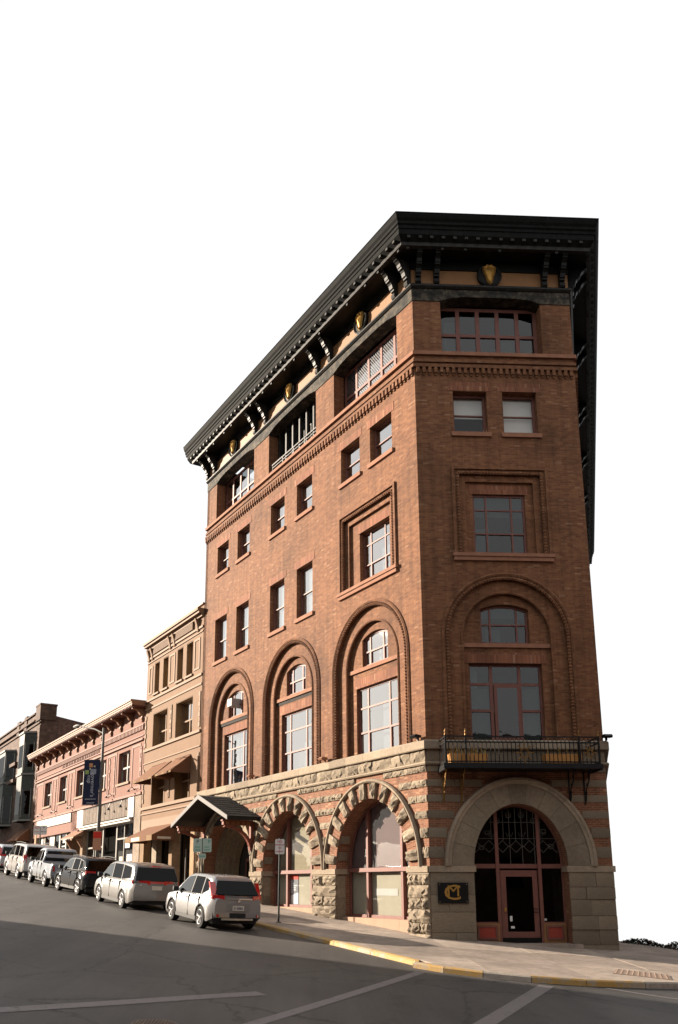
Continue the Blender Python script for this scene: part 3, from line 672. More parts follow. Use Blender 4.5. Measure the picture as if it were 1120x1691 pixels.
# loggia in the middle top bay: dark recess, upright boards, rail
MB(FL).box(6.77, 11.04, -.95, -.90, 20.5, 22.9).build('loggia_back', plain('dark_green_paint', (0.012, 0.02, 0.016), 0.5), hotel)
for i in range(7):
    t = 7.05 + i * .62; MB(FL).box(t, t + .11, -.62, -.45, 20.5, 22.8).build('loggia_post', WBLACK, hotel)
    MB(FL).box(t + .16, t + .38, -.66, -.62, 20.5, 22.45).build('loggia_shutter', plain('grey_shutter', (.10, .09, .08), .6) if 'grey_shutter' not in MAT else MAT['grey_shutter'], hotel)
rl = MB(FL); rl.box(6.80, 11.0, -.16, -.10, 21.02, 21.08); rl.box(6.80, 11.0, -.15, -.11, 20.88, 20.92)
for t in (6.86, 7.9, 8.9, 9.9, 10.9): rl.box(t - .03, t + .03, -.15, -.11, 20.54, 21.02)
rl.build('loggia_rail', WBLACK, hotel)

# ---- granite base
def rock(seed, w=1.0, h=1.0, nx=4, nz=3, amp=.55):
    rnd = random.Random(seed); vs = []; fs = []
    for j in range(nz + 1):
        for i in range(nx + 1):
            e = (i in (0, nx)) or (j in (0, nz))
            x = -.5 + i / nx + (0 if i in (0, nx) else rnd.uniform(-.09, .09)); z = -.5 + j / nz + (0 if j in (0, nz) else rnd.uniform(-.1, .1))
            vs.append((x, (rnd.uniform(.2, .65) if e else rnd.uniform(.5, 1.0)), z))
    n = len(vs); vs += [(x, -.3, z) for x, y, z in vs]
    for j in range(nz):
        for i in range(nx):
            a = j * (nx + 1) + i; q = (a, a + 1, a + nx + 2, a + nx + 1)
            fs += [(q[0], q[1], q[2]), (q[0], q[2], q[3])] if rnd.random() < .5 else [(q[0], q[1], q[3]), (q[1], q[2], q[3])]
    per = [i for i in range(nx + 1)] + [(j) * (nx + 1) + nx for j in range(1, nz + 1)] + [nz * (nx + 1) + i for i in range(nx - 1, -1, -1)] + [j * (nx + 1) for j in range(nz - 1, 0, -1)]
    for a, b in zip(per, per[1:] + per[:1]): fs.append((a, b, b + n, a + n))
    me = MB(WORLD).add(vs, fs).mesh('rock_face'); me.materials.append(GRAN); return me
ROCK = [rock(i, nx=6, nz=3) for i in range(10)]; ROCKF = [rock(20 + i, nx=7, nz=4) for i in range(8)]
def block(fac, a, b, z0, z1, d=.09, off=0.0, name='rock_faced_block', big=False):
    g = .008
    return inst(random.choice(ROCKF if big else ROCK), name, hotel, fac, (a + b) / 2, off, (z0 + z1) / 2, (abs(b - a) - 2 * g, d * random.uniform(.8, 1.2), z1 - z0 - 2 * g))
SMB = MB(WORLD).box(-.5, .5, -.5, 1, -.5, .5).mesh('ashlar'); SMB.materials.append(GRANS)
def smooth_block(fac, a, b, z0, z1, d=.03, off=0.0, name='ashlar_block', jit=.006):
    return inst(SMB, name, hotel, fac, (a + b) / 2, off, (z0 + z1) / 2, (abs(b - a) - .012, d + random.uniform(-jit, jit), z1 - z0 - .012))
# wall behind
GC = [3.22, 9.08, 14.74]; GHW, GSP, GRI = 2.16, 2.32, 2.38
OHW, ORI = 2.86, 3.02
EHW = 1.95
gh = [arch(GC[0], GHW, GSP, GRI, 28, -1.2), arch(GC[1], GHW - .09, GSP, GRI, 28, -1.2), arch(GC[2], EHW + .55, GSP, GRI + .25, 28, -1.2)]
out = [(0, -1.6), (0, 6.0), (LEN, 6.0), (LEN, -1.6)]
# openings reach the ground: merge them into the outline
o_ = [(LEN, -1.2), (LEN, 6.0), (0, 6.0), (0, -1.2)]
for g in gh: o_ += [(g[-1][0], g[-1][1])] + list(reversed(g[1:-1])) + [(g[0][0], g[0][1])] if False else []
def merged(L_, z0, z1, openings):
    p = [(0, z1), (0, z0)]
    for g in openings:            # g runs right (c+hw) to left (c-hw): walk it backwards
        p += list(reversed(g))
    return p + [(L_, z0), (L_, z1)]
MB(FL).prism(merged(LEN, -1.2, 6.0, gh), -.6, 0).build('ground_floor_wall', BRICK2, hotel)
EC = 2.90; EI, EIR = 1.50, 1.95; EO, EOR = 2.32, 2.68
MB(FR).prism(merged(WR, -1.2, 6.0, [arch(EC, EI, 2.32, EIR, 28, -1.2)]), -.6, 0).build('ground_floor_wall', BRICK2, hotel)
BANDS = [(2.57, 2.92), (3.20, 3.52), (3.81, 4.06), (4.33, 4.57), (4.82, 5.06), (5.30, 5.50)]
def gaps(L_, circ, z0, z1):
    """stretches of a course left free by the arches"""
    zm = z0 + .0; cuts = []
    for c, hw, sp, ri in circ:
        for zz in (z0,):
            k = (zz - sp) / ri
            if k < 1: cuts.append((c - hw * math.sqrt(1 - max(0, k) ** 2), c + hw * math.sqrt(1 - max(0, k) ** 2)))
    cuts.sort(); x = 0; out = []
    for a, b in cuts:
        if a - x > .08: out.append((x, a))
        x = max(x, b)
    if L_ - x > .08: out.append((x, L_))
    return out
ARCS_L = [(GC[0], OHW + .08, GSP, ORI + .1), (GC[1], OHW + .08, GSP, ORI + .1), (GC[2], OHW + .0, GSP, ORI + .1)]
for z0, z1 in BANDS:
    for a, b in gaps(LEN, ARCS_L, z0, z1):
        n = max(1, round((b - a) / .62)); ed = [a + (b - a) * i / n + (random.uniform(-.1, .1) if 0 < i < n else 0) for i in range(n + 1)]
        for x, y in zip(ed, ed[1:]): block(FL, x, y, z0, z1, .095, .0)
for z0, z1 in BANDS:
    for a, b in gaps(WR, [(EC, EO + .12, 2.32, EOR + .14)], z0, z1):
        n = max(1, round((b - a) / .9)); ed = [a + (b - a) * i / n for i in range(n + 1)]
        for x, y in zip(ed, ed[1:]): smooth_block(FR, x, y, z0, z1, .022)
# courses above the arches
def course(fac, L_, z0, z1, w, kind, d, t0=0.0):
    n = max(1, round((L_ - t0) / w)); ed = [t0 + (L_ - t0) * i / n + (random.uniform(-.16, .16) * w if 0 < i < n else 0) for i in range(n + 1)]
    for x, y in zip(ed, ed[1:]): (block if kind == 'r' else smooth_block)(fac, x, y, z0, z1, d, 0.0)
course(FL, LEN, 5.63, 6.02, .95, 'r', .12); course(FR, WR, 5.63, 6.02, .95, 's', .035)
sweep([(-.1, 5.52), (.10, 5.52), (.13, 5.57), (.10, 5.62), (-.1, 5.62)], 'string_course', SILL, seg=(0, 1, 2))
for s_, (fac, L_) in enumerate(((FL, LEN), (FR, WR), (F3, L3))):
    ends = (MIT_L if s_ == 1 else MIT_R if s_ == 2 else MIT_L)
    n = round(L_ / 1.15); 
    for i in range(n):
        a, b = L_ * i / n, L_ * (i + 1) / n
        e0 = (.16 * (MIT_L if s_ in (0, 1) else MIT_R)) if i == 0 else 0; e1 = .16 * MIT_R if (s_ == 1 and i == n - 1) else 0
        g0 = 0 if i == 0 else .004; g1 = 0 if i == n - 1 else .004
        pr = [(-.5, 6.02), (.14, 6.02), (.16, 6.05), (.16, 6.28), (.10, 6.33), (-.5, 6.35)]
        vs = [(a + g0 - (max(0, o) / .16 * e0), o, z) for o, z in pr] + [(b - g1 + (max(0, o) / .16 * e1), o, z) for o, z in pr]; k = len(pr)
        MB(fac).add(vs, [(j, (j + 1) % k, (j + 1) % k + k, j + k) for j in range(k)] + [tuple(range(k)), tuple(range(k, 2 * k))]).build('sill_course_stone', SILL, hotel)
# voussoirs
def voussoir(fac, c, h0, r0, h1, r1, sp, a0, a1, dep, mat, name, rough):
    k = 3; vs = []
    rnd = random.Random(int(a0 * 100)); ang = [a0 + (a1 - a0) * i / k for i in range(k + 1)]
    rr = [0, .33, .66, 1]; P = []
    for j, f in enumerate(rr):
        for i, a in enumerate(ang):
            hw, ri = h0 + (h1 - h0) * f, r0 + (r1 - r0) * f
            e = i in (0, k) or j in (0, 3)
            P.append((c + hw * math.cos(a), (dep * random.uniform(.45, .85) if e else dep * random.uniform(.6, 1.2)) if rough else dep, sp + ri * math.sin(a)))
    n = len(P); vs = P + [(x, -.05, z) for x, y, z in P]; fs = []
    for j in range(3):
        for i in range(k):
            q = j * (k + 1) + i; fs += [(q, q + 1, q + k + 2), (q, q + k + 2, q + k + 1)]
    per = list(range(k + 1)) + [j * (k + 1) + k for j in range(1, 4)] + [3 * (k + 1) + i for i in range(k - 1, -1, -1)] + [j * (k + 1) for j in range(2, 0, -1)]
    fs += [(a, b, b + n, a + n) for a, b in zip(per, per[1:] + per[:1])]
    MB(fac).add(vs, fs).build(name, mat, hotel)
RBRICK = brickmat('radial_brick', (0.215, 0.09, 0.048), (0.155, 0.06, 0.032), (0.25, 0.17, 0.11), 0.2)
for gi, (c, hw) in enumerate(zip(GC, (GHW, GHW - .09, EHW + .55))):
    ri = GRI if gi < 2 else GRI + .25
    N = 12
    for i in range(N):
        wd = math.pi / (N + .0)
        a0 = i * wd + wd * .27; a1 = i * wd + wd * .73
        if gi == 2: a0, a1 = i * wd + .008, (i + 1) * wd - .008
        voussoir(FL, c, hw + .01, ri + .01, OHW - .075, ORI - .085, GSP, a0, a1, .19 if gi < 2 else .12, GRAN, 'voussoir', True)
        if gi < 2:
            for q in range(3):
                b0 = (i - .28 + .2 * q) * wd + wd * 0; b0 = i * wd - wd * .28 + wd * .2 * q; b1 = b0 + wd * .185
                if b0 < 0: b0 = .004
                if b1 <= b0: continue
                voussoir(FL, c, hw + .005, ri + .005, OHW - .075, ORI - .085, GSP, b0, min(b1, math.pi - .004), .03, RBRICK, 'voussoir_brick', False)
    # hood mould
    hm = MB(FL); pts = arch(c, OHW, GSP, ORI, 40)
    pr = [(-.075, .02), (-.075, .10), (-.03, .15), (.02, .15), (.055, .09), (.055, .02)]
    rings = []
    for i, (x, z) in enumerate(pts):
        a = math.pi * i / 40; 
        rings.append([(c + (OHW + d) * math.cos(a), o, GSP + (ORI + d) * math.sin(a)) for d, o in pr])
    for i in range(0, 40, 4):
        mm = MB(FL); vs = [v for r_ in rings[i:i + 5] for v in r_]; n6 = 6
        mm.add(vs, [(q * n6 + j, q * n6 + (j + 1) % n6, (q + 1) * n6 + (j + 1) % n6, (q + 1) * n6 + j) for q in range(4) for j in range(6)] + [tuple(range(6)), tuple(range(24, 30))])
        mm.build('hood_mould_stone', SILL, hotel)
# piers: impost caps, rock faced courses, smooth jambs
PIERS = [(0.0, GC[0] - GHW), (GC[0] + GHW, GC[1] - GHW + .09), (GC[1] + GHW - .09, GC[2] - EHW - .55), (GC[2] + EHW + .55, LEN)]
for pi, (a, b) in enumerate(PIERS):
    MB(FL).box(a - (.0 if pi == 0 else .03), b + .03, -.62, .10, 2.13, 2.325).box(a, b + .0, -.6, .06, 2.07, 2.13).build('impost', SILL, hotel)
    zz = 2.07; k = 0
    while zz > -1.0 + (0):
        zn = zz - [.33, .40, .34, .42][k % 4]; k += 1
        gz = HP(FL.P((a + b) / 2, 0, 0))
        if zz < gz - .1: break
        n = 1 if (k % 2 == 0 or b - a < .9) else 2
        ed = [a, b] if n == 1 else [a, a + (b - a) * random.uniform(.4, .6), b]
        for x, y in zip(ed, ed[1:]): block(FL, x, y, zn, zz, .17, .0, big=True)
        for jt in ((b, 1),) if pi < 3 else ():
            pass
        zz = zn
# stone quoins in the arch reveals
JT = [(GC[0] + GHW, -1), (GC[0] - GHW, 1), (GC[1] + GHW - .09, -1), (GC[1] - GHW + .09, 1)]
for jx, sg in JT:
    x0, x1 = sorted((jx, jx + sg * .015))
    for z0, z1 in ((2.62, 2.92), (3.22, 3.5)):
        cen = GC[0] if jx < 6 else GC[1]; hw = GHW if jx < 6 else GHW - .09
        zz = (z0 + z1) / 2; xe = cen - sg * hw * math.sqrt(max(0, 1 - ((zz - GSP) / GRI) ** 2))
        MB(FL).prism([(xe - sg * .06, z0), (xe + sg * .05, z0), (xe + sg * .10, z1), (xe - sg * .06, z1)], -.40, -.04).build('quoin', GRANS, hotel)
    zz = 2.07
    for k in range(6):
        MB(FL).box(min(jx, jx + sg * .03), max(jx, jx + sg * .03), -.36 + .0, -.01, zz - .39, zz - .006).build('quoin', GRANS, hotel); zz -= .395
# right face below the impost: ashlar
MB(FR).box(0 - .03, EC - EI + .05, -.3, .08, 2.14, 2.33).box(EC + EI - .05, WR + .05, -.3, .08, 2.14, 2.33).build('impost', SILL, hotel)
MB(FR).box(EC - EI, EC - EI + .05, -.6, -.3, 2.14, 2.33).box(EC + EI - .05, EC + EI, -.6, -.3, 2.14, 2.33).build('impost', SILL, hotel)
for a, b, rg in ((0.0, EC - EI, 0), (EC + EI, WR, 1)):
    zz = 2.14; k = 0
    while zz > -.9:
        hh = [.46, .38, .5, .42][k % 4] if rg else [.7, .52, .62, .5][k % 4]; zn = zz - hh
        n = 1 if (k % 2 == 0 and not rg) else 2; c_ = a + (b - a) * random.uniform(.35, .65)
        for x, y in ([(a, b)] if n == 1 else [(a, c_), (c_, b)]): smooth_block(FR, x, y, zn, zz, .03 if not rg else .045, 0, jit=.008 if not rg else .02)
        zz = zn; k += 1
# the smooth granite arch of the corner door
for i in range(11):
    a0, a1 = math.pi * i / 11, math.pi * (i + 1) / 11; k = 4; g = .002
    i_ = [(EC + (EI) * math.cos(a0 + g + (a1 - a0 - 2 * g) * j / k), 2.33 + EIR * math.sin(a0 + g + (a1 - a0 - 2 * g) * j / k)) for j in range(k + 1)]
    o_ = [(EC + EO * math.cos(a0 + g + (a1 - a0 - 2 * g) * j / k), 2.33 + EOR * math.sin(a0 + g + (a1 - a0 - 2 * g) * j / k)) for j in range(k, -1, -1)]
    MB(FR).prism(i_ + o_, -.35, .07).build('arch_stone', GRANS, hotel)
rings = [[(EC + (EO + d) * math.cos(math.pi * i / 44), o, 2.33 + (EOR + d) * math.sin(math.pi * i / 44)) for d, o in ((-.10, .02), (-.10, .11), (-.02, .13), (.02, .17), (.10, .16), (.12, .02))] for i in range(45)]
for i in range(0, 44, 4):
    MB(FR).add([v for r_ in rings[i:i + 5] for v in r_], [(q * 6 + j, q * 6 + (j + 1) % 6, (q + 1) * 6 + (j + 1) % 6, (q + 1) * 6 + j) for q in range(4) for j in range(6)] + [tuple(range(6)), tuple(range(24, 30))]).build('hood_mould_stone', SILL, hotel)

# ---- shop windows in the two big arches
def shopwin(c, hw, ri, dep, zb, items):
    f = MB(FL); a, b = c - hw * .52, c + hw * .42
    outl = arch(c, hw + .04, GSP, ri + .04, 28, zb); inn = arch(c, hw - .09, GSP, ri - .09, 28, zb + .1)
    f.prism(outl, -dep - .08, -dep, [inn]); f.box(a - .06, a + .06, -dep - .1, -dep + .06, zb, GSP + ri * .85); f.box(b - .06, b + .06, -dep - .1, -dep + .06, zb, GSP + ri * .88)
    f.box(c - hw, c + hw, -dep - .1, -dep + .10, GSP - .12, GSP + .02)
    w_ = f.build('shop_window', FRAME, hotel)
    # panes between the bars
    def ztop(x): return GSP + (ri - .02) * math.sqrt(max(0, 1 - ((x - c) / (hw + .001)) ** 2))
    for x0, x1 in ((c - hw + .05, a), (a, b), (b, c + hw - .05)):
        MB(FL).box(x0, x1, -dep - .055, -dep - .05, zb + .08, GSP - .1).build('pane', GLASSC, w_)
        pts = [(x0, GSP), (x1, GSP)] + [(x1 + (x0 - x1) * i / 8, ztop(x1 + (x0 - x1) * i / 8)) for i in range(9)]
        MB(FL).prism(pts, -dep - .055, -dep - .05).build('pane', GLASSC, w_)
    return w_, a, b
PLIN = plain('pink_plinth_stone', (0.30, 0.20, 0.14), 0.85, var=0.12, bmp=.003)
w1, a1, b1_ = shopwin(GC[0], GHW, GRI, .55, .62, None)
for x0, x1 in ((GC[0] - GHW, 1.95), (1.95, 4.3), (4.3, GC[0] + GHW)): MB(FL).box(x0 + .004, x1 - .004, -.6, -.22, -1, .62).build('plinth_block', PLIN, hotel)
SHADE = plain('mauve_shop_blind', (0.135, 0.095, 0.092), 0.9, var=.05)
PAPER = plain('pale_window_paper', (0.33, 0.30, 0.235), 0.9, var=.08, nscale=1.2)
MB(FL).box(GC[0] - GHW, GC[0] + GHW, -.70, -.68, GSP, 4.9).build('shop_blind', SHADE, w1)
MB(FL).box(GC[0] - GHW, GC[0] + GHW, -.70, -.68, .4, GSP - .05).build('window_paper', PAPER, w1)
MB(FL).box(b1_ - .0 - 1.55, b1_ - .2, -.675, -.67, 1.38, 1.62).build('paper_band', plain('white_band', (.42, .41, .38), .8, var=.05), w1)
text('OPEN SOON' if False else 'GOOD NEWS' if False else '', .1, FL, 3, -.7, 1.5, BLIND, w1) if False else None
w2, a2, b2_ = shopwin(GC[1], GHW - .09, GRI, .55, .88, None)
for x0, x1 in ((GC[1] - GHW + .09, 8.3), (8.3, 10.2), (10.2, GC[1] + GHW - .09)): MB(FL).box(x0 + .004, x1 - .004, -.6, -.25, -1, .88).build('plinth_block', PLIN, hotel)
CREAM = plain('cream_shop_blind', (0.24, 0.205, 0.14), 0.9, var=.04)
MB(FL).box(GC[1] - GHW, GC[1] + GHW, -.70, -.68, GSP, 4.9).build('shop_blind', CREAM, w2)
MB(FL).box(GC[1] - GHW, GC[1] + GHW, -.70, -.68, .4, GSP - .05).build('window_paper', PAPER, w2)
# poster
pr_ = MB(FL).box(9.30, 10.10, -.665, -.66, 0.98, 2.16).build('poster', plain('poster_grey', (.16, .16, .18), .6, var=.2), hotel)
MB(FL).box(9.30, 10.10, -.66, -.656, 1.98, 2.16).build('poster_header', plain('poster_red', (.6, .05, .03), .6, var=.05), pr_)
MB(FL).prism([(9.30, 1.0), (10.10, 1.0), (10.10, 1.28), (9.30, 1.45)], -.66, -.656).build('poster_foot', plain('poster_white', (.6, .6, .62), .6, var=.08), pr_)
for i, s_ in enumerate(('OUR', 'DOOR', 'POLICY', 'IS A', 'WAY')): pass
for i in range(6):
    wd = [.30, .38, .62, .55, .6, .3][i]; z = 1.90 - i * .085; x = 10.06; r_ = random.Random(i); mm = MB(FL)
    while x > 10.06 - wd: ww = r_.uniform(.03, .06); mm.box(x - ww, x, -.66, -.656, z - .03, z + .025); x -= ww + .018
    mm.build('poster_lettering', MAT['poster_white'], pr_)
# recessed entrance under the canopy: stepped orders
STD = stonemat('entry_stone', (0.22, 0.18, 0.125), 0.7, 8, .01)
for k in range(4):
    hw = EHW + .55 - .2 * k; ri = GRI + .25 - .2 * k
    MB(FL).prism(merged2 := arch(GC[2], hw + .02, GSP, ri + .02, 28, -.6), -.58 - .2 * (k + 1) - .1, -.58 + .0 - .2 * k - (.0 if k else 0), [arch(GC[2], hw - .2, GSP, ri - .2, 28, -.5)]).build('entry_order', STD, hotel)
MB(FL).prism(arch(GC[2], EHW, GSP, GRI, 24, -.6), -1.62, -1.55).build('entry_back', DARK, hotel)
ed = MB(FL); ed.box(13.7, 14.7, -1.56, -1.48, .9, 3.0); ed.box(14.76, 15.7, -1.56, -1.48, .9, 3.0); edd = ed.build('entry_door', FRAME, hotel)
MB(FL).box(13.85, 14.55, -1.475, -1.47, 1.2, 2.85).box(14.9, 15.6, -1.475, -1.47, 1.2, 2.85).build('door_glass', GLASSD, edd)

# ---- corner door
D = .45
f = MB(FR); zg = -.05
for a_, b_ in ((1.40, 1.62), (4.12, 4.42)): MB(FR).box(a_, b_, -D - .30, -D - .28, .6, 2.2).build('curtain', CURT, hotel)
f.prism(arch(EC, EI + .03, 2.33, EIR + .03, 28, zg), -D - .08, -D, [arch(EC, EI - .06, 2.40, EIR - .13, 28, 2.40)[0:], ] + [rect(1.46, 2.22, .60, 2.26), rect(3.66, 4.34, .60, 2.26), rect(2.30, 3.58, .0, 2.26)])
fr_ = f.build('entrance_screen', FRAME, hotel)
for x in (2.26, 3.62): MB(FR).box(x - .055, x + .055, -D, -D + .05, zg, 2.33 + EIR * .88).build('mullion', FRAME, fr_)
for x in (2.26,): pass
MB(FR).prism(arch(EC, EI - .02, 2.38, EIR - .06, 28), -D - .06, -D - .055).build('fanlight_glass', GLASSD, fr_)
for a, b in ((1.46, 2.22), (3.66, 4.34)):
    MB(FR).box(a, b, -D - .05, -D - .045, .60, 2.26).build('pane', GLASSD, fr_)
    MB(FR).box(a - .02, b + .02, -D, -D + .06, -.08, .56).build('ochre_panel', OCHRE, fr_)
    MB(FR).prism(rect(a + .06, b - .06, .06, .50), -D + .055, -D + .10, [rect(a + .12, b - .12, .12, .44)]).build('panel_moulding', FRAME, fr_)
    MB(FR).box(a + .12, b - .12, -D + .06, -D + .075, .12, .44).build('red_panel', REDP, fr_)
dr = MB(FR).prism(rect(2.34, 3.54, .02, 2.20), -D - .07, -D - .01, [rect(2.52, 3.38, .30, 2.0)]).build('corner_door', FRAME, hotel)
MB(FR).box(2.52, 3.38, -D - .05, -D - .045, .30, 2.0).build('door_glass', GLASSD, dr)
MB(FR).box(2.30, 3.58, -D + .0, -D + .02, -.1, .12).build('kick_plate', BLACK, dr)
MB(FR).box(2.42, 2.48, -D, -D + .05, .92, 1.04).build('door_handle', GOLD, dr)
MB(FR).tube([(3.36, -D + .06, .9), (3.50, -D + .06, .9)], .015, 6).tube([(3.36, -D + .06, 1.0), (3.50, -D + .06, 1.0)], .015, 6).build('push_bar', BLACK, dr)
NOTE = plain('paper_note', (.6, .6, .58), .8, var=.05)
MB(FR).box(2.60, 2.68, -D - .04, -D - .038, .62, .78).build('door_notice', NOTE, dr)
MB(FR).box(2.62, 2.74, -D - .04, -D - .038, .40, .47).build('door_notice', NOTE, dr)
MB(FR).box(3.68, 3.78, -D - .04, -D - .038, .64, .70).build('window_sticker', NOTE, fr_)
MB(FR).box(1.30, 4.60, -D - .3, .35, -.35, -.04).build('door_step', CONC, hotel)
# wrought iron grille in the fanlight
gr = MB(FR); og = -D + .02
for i in range(15):
    x = EC - EI + .1 + (2 * EI - .2) * i / 14; zt = 2.36 + (EIR - .12) * math.sqrt(max(0, 1 - ((x - EC) / EI) ** 2))
    if 2 < i < 12: gr.tube([(x, og, 3.15 if i % 2 else 2.4), (x, og, zt)], .012, 5)
for i in range(7):
    x = EC - 1.32 + i * .44; d = .19
    gr.tube([(x - d, og, 2.95), (x, og, 2.95 + d)], .011, 4).tube([(x, og, 2.95 + d), (x + d, og, 2.95)], .011, 4).tube([(x + d, og, 2.95), (x, og, 2.95 - d)], .011, 4).tube([(x, og, 2.95 - d), (x - d, og, 2.95)], .011, 4)
    if i: gr.box(x - .24, x - .20, og - .01, og + .02, 2.93, 2.97)
for i in range(8):                      # scrolls under the arch
    an = math.pi * (.12 + .76 * i / 7); cx_, cz_ = EC + (EI - .28) * math.cos(an), 2.33 + (EIR - .32) * math.sin(an)
    for s2 in (1, -1): gr.tube([(cx_ + s2 * (.02 + .09 * (1 - q / 14)) * math.cos(q * .5 + an), og, cz_ + (.02 + .09 * (1 - q / 14)) * math.sin(q * .5 + an)) for q in range(13)], .010, 4)
for x in (EC - .8, EC - .2, EC + .2, EC + .8):
    gr.tube([(x - .12, og, 3.4), (x - .05, og, 3.25), (x, og, 3.4), (x + .05, og, 3.25), (x + .12, og, 3.4)], .010, 4)
gr.tube([(EC - 1.25, og, 3.2), (EC + 1.25, og, 3.2)], .012, 4).tube([(EC - .85, og, 3.72), (EC + .85, og, 3.72)], .012, 4)
gr.build('fanlight_grille', plain('grey_iron', (.09, .085, .075), .5, .4), fr_)
# glow of brick seen reflected is left to the glass itself
# ---- plaque
pq = MB(FR).box(.22, 1.17, .045, .085, 1.18, 1.81).build('plaque', plain('plaque_black', (.008, .008, .008), .35, var=.2), hotel, label='black square plaque with a gold interlaced C and M')
for x, z in ((.27, 1.76), (1.12, 1.76), (.27, 1.23), (1.12, 1.23)): MB(FR).box(x - .012, x + .012, .085, .095, z - .012, z + .012).build('screw', SILL, pq)
text('C', .66, FR, .67, .088, 1.49, GOLD, pq, 'letter_c', ext=.004, xs=1.25); text('M', .48, FR, .70, .094, 1.54, GOLD, pq, 'letter_m', ext=.004, xs=1.15)

# ---- balcony
AGOLD = plain('aged_gilt', (0.20, 0.105, 0.03), .55, .4, var=.5, nscale=14)
bal = MB(FR).box(.40, 5.30, .02, 1.05, 5.30, 5.42).box(.34, 5.36, 1.0, 1.08, 5.28, 5.44).box(.36, .44, .02, 1.05, 5.24, 5.42).box(5.26, 5.34, .02, 1.05, 5.24, 5.42).build('balcony', IRON, hotel)
rl = MB(FR)
for z in (5.47, 6.08, 6.26): rl.box(.40, 5.30, 1.0, 1.04, z, z + .04); rl.box(.40, .44, 0, 1.04, z, z + .04); rl.box(5.26, 5.30, 0, 1.04, z, z + .04)
rl.build('balcony_rail', IRON, bal)
for t in (.42, 1.06, 4.66, 5.28):
    MB(FR).box(t - .025, t + .025, .99, 1.05, 5.42, 6.30).build('rail_post', IRON, bal)
    MB(FR).lathe([(.0, 0), (.035, .02), (.03, .06), (.02, .09), (.035, .12), (.012, .2), (0, .24)], (t, 1.02, 6.30), n=8).build('gilt_finial', AGOLD, bal)
x = .52; 
while x < 5.2:
    MB(FR).tube([(x, 1.02, 5.44), (x, 1.02, 6.1)], .014, 4).build('baluster', IRON, bal); x += .132
for i in range(4): MB(FR).tube([(.415, .12 + .22 * i, 5.48), (.415, .12 + .22 * i, 6.1)], .010, 4).build('baluster', IRON, bal)
# scroll band between the two top rails
sc = MB(FR)
for i in range(36):
    x = .46 + i * .134; sc.tube([(x, 1.02, 6.11), (x + .067, 1.02, 6.25)], .008, 4).tube([(x + .067, 1.02, 6.25), (x + .134, 1.02, 6.11)], .008, 4)
sc.build('scroll_band', IRON, bal)
for cx, r in ((2.90, .26), (4.98, .17)):
    m = MB(FR)
    for k in range(8):
        a = k * math.pi / 4; m.tube([(cx + .35 * r * math.cos(a), 1.035, 5.77 + .35 * r * math.sin(a)), (cx + r * math.cos(a), 1.045, 5.77 + r * 1.15 * math.sin(a))], .014, 4, rad=[.010, .02]); m.lathe([(0, -.03), (.03, 0), (0, .03)], (cx + r * math.cos(a), 1.045, 5.77 + r * 1.15 * math.sin(a)), n=6)
    m.tube([(cx + .5 * r * math.cos(i * math.pi / 6), 1.04, 5.77 + .6 * r * math.sin(i * math.pi / 6)) for i in range(12)], .014, 4, closed=True)
    m.build('gilt_ornament', AGOLD, bal)
for k, t in enumerate((.5, 1.08, 4.60, 5.10)):
    pts = []
    for i in range(22):
        u = i / 21; a = u * math.pi * .5; pts.append((t, .10 + .62 * u ** 1.6 + .04 * math.sin(u * 12), 4.35 + .95 * u + .0))
    m = MB(FR).tube(pts, .02, 6)
    for j in range(3):
        zc_, oc = 4.6 + j * .25, .16 + .14 * j; m.tube([(t, oc + .09 * (1 - i / 18) * math.cos(i * .6), zc_ + .09 * (1 - i / 18) * math.sin(i * .6)) for i in range(16)], .013, 4)
    m.box(t - .02, t + .02, .02, .05, 4.25, 5.3)
    m.build('balcony_bracket', AGOLD if k < 2 else IRON, bal)
PLANT = plain('dry_plant', (0.22, 0.15, 0.05), 0.8, var=.4)
for a, b, lab in ((.60, 1.75, 'ochre wooden planter on the left end of the balcony with dry plants'), (3.62, 4.75, 'ochre wooden planter on the right end of the balcony')):
    r0 = empty('planter', FR.P((a + b) / 2, .6, 5.43), label=lab, cat='planter', group='planters on the balcony')
    MB(FR).prism([(a, 5.43), (b, 5.43), (b + .03, 5.76), (a - .03, 5.76)], .55, .90).build('planter_box', plain('planter_wood', (.42, .20, .06), .7, var=.2) if 'planter_wood' not in MAT else MAT['planter_wood'], r0)
    m = MB(FR); rnd = random.Random(int(a * 10))
    for i in range(60 if a < 1 else 12):
        x, o = rnd.uniform(a, b), rnd.uniform(.58, .86); h = rnd.uniform(.08, .3); dx, do = rnd.uniform(-.1, .1), rnd.uniform(-.1, .1)
        m.add([(x, o, 5.74), (x + .015, o, 5.74), (x + dx, o + do, 5.74 + h), (x + dx * .5 - .03, o + do * .5, 5.74 + h * .6)], [(0, 1, 2), (0, 2, 3)])
    m.build('plant', PLANT, r0, recalc=False)
# floodlights on the sill course
for fac, t in ((FL, .25), (FL, 5.95), (FL, 12.0), (FR, WR + .05)):
    m = MB(fac).box(t - .03, t + .03, .1, .16, 6.33, 6.42).prism([(.08, 6.42), (.34, 6.40), (.38, 6.46), (.30, 6.52), (.1, 6.50)], t - .13, t + .13, ax='t'); m.build('floodlight', IRON if fac is FR or t < 1 else RSILL, hotel)
# ---- air conditioner
ac = empty('air_conditioner', FL.P(14.6, 0, 10.1), label='white window air conditioner in the leftmost small arched window', cat='air conditioner')
MB(FL).box(14.42, 14.90, -.5, .06, 10.12, 10.48).build('casing', plain('ac_white', (.26, .25, .24), .5, var=.05), ac)
m = MB(FL)
for i in range(6): m.box(14.46, 14.86, .06, .07, 10.16 + .05 * i, 10.19 + .05 * i)
m.build('grille', plain('ac_grey', (.2, .2, .2), .5), ac)

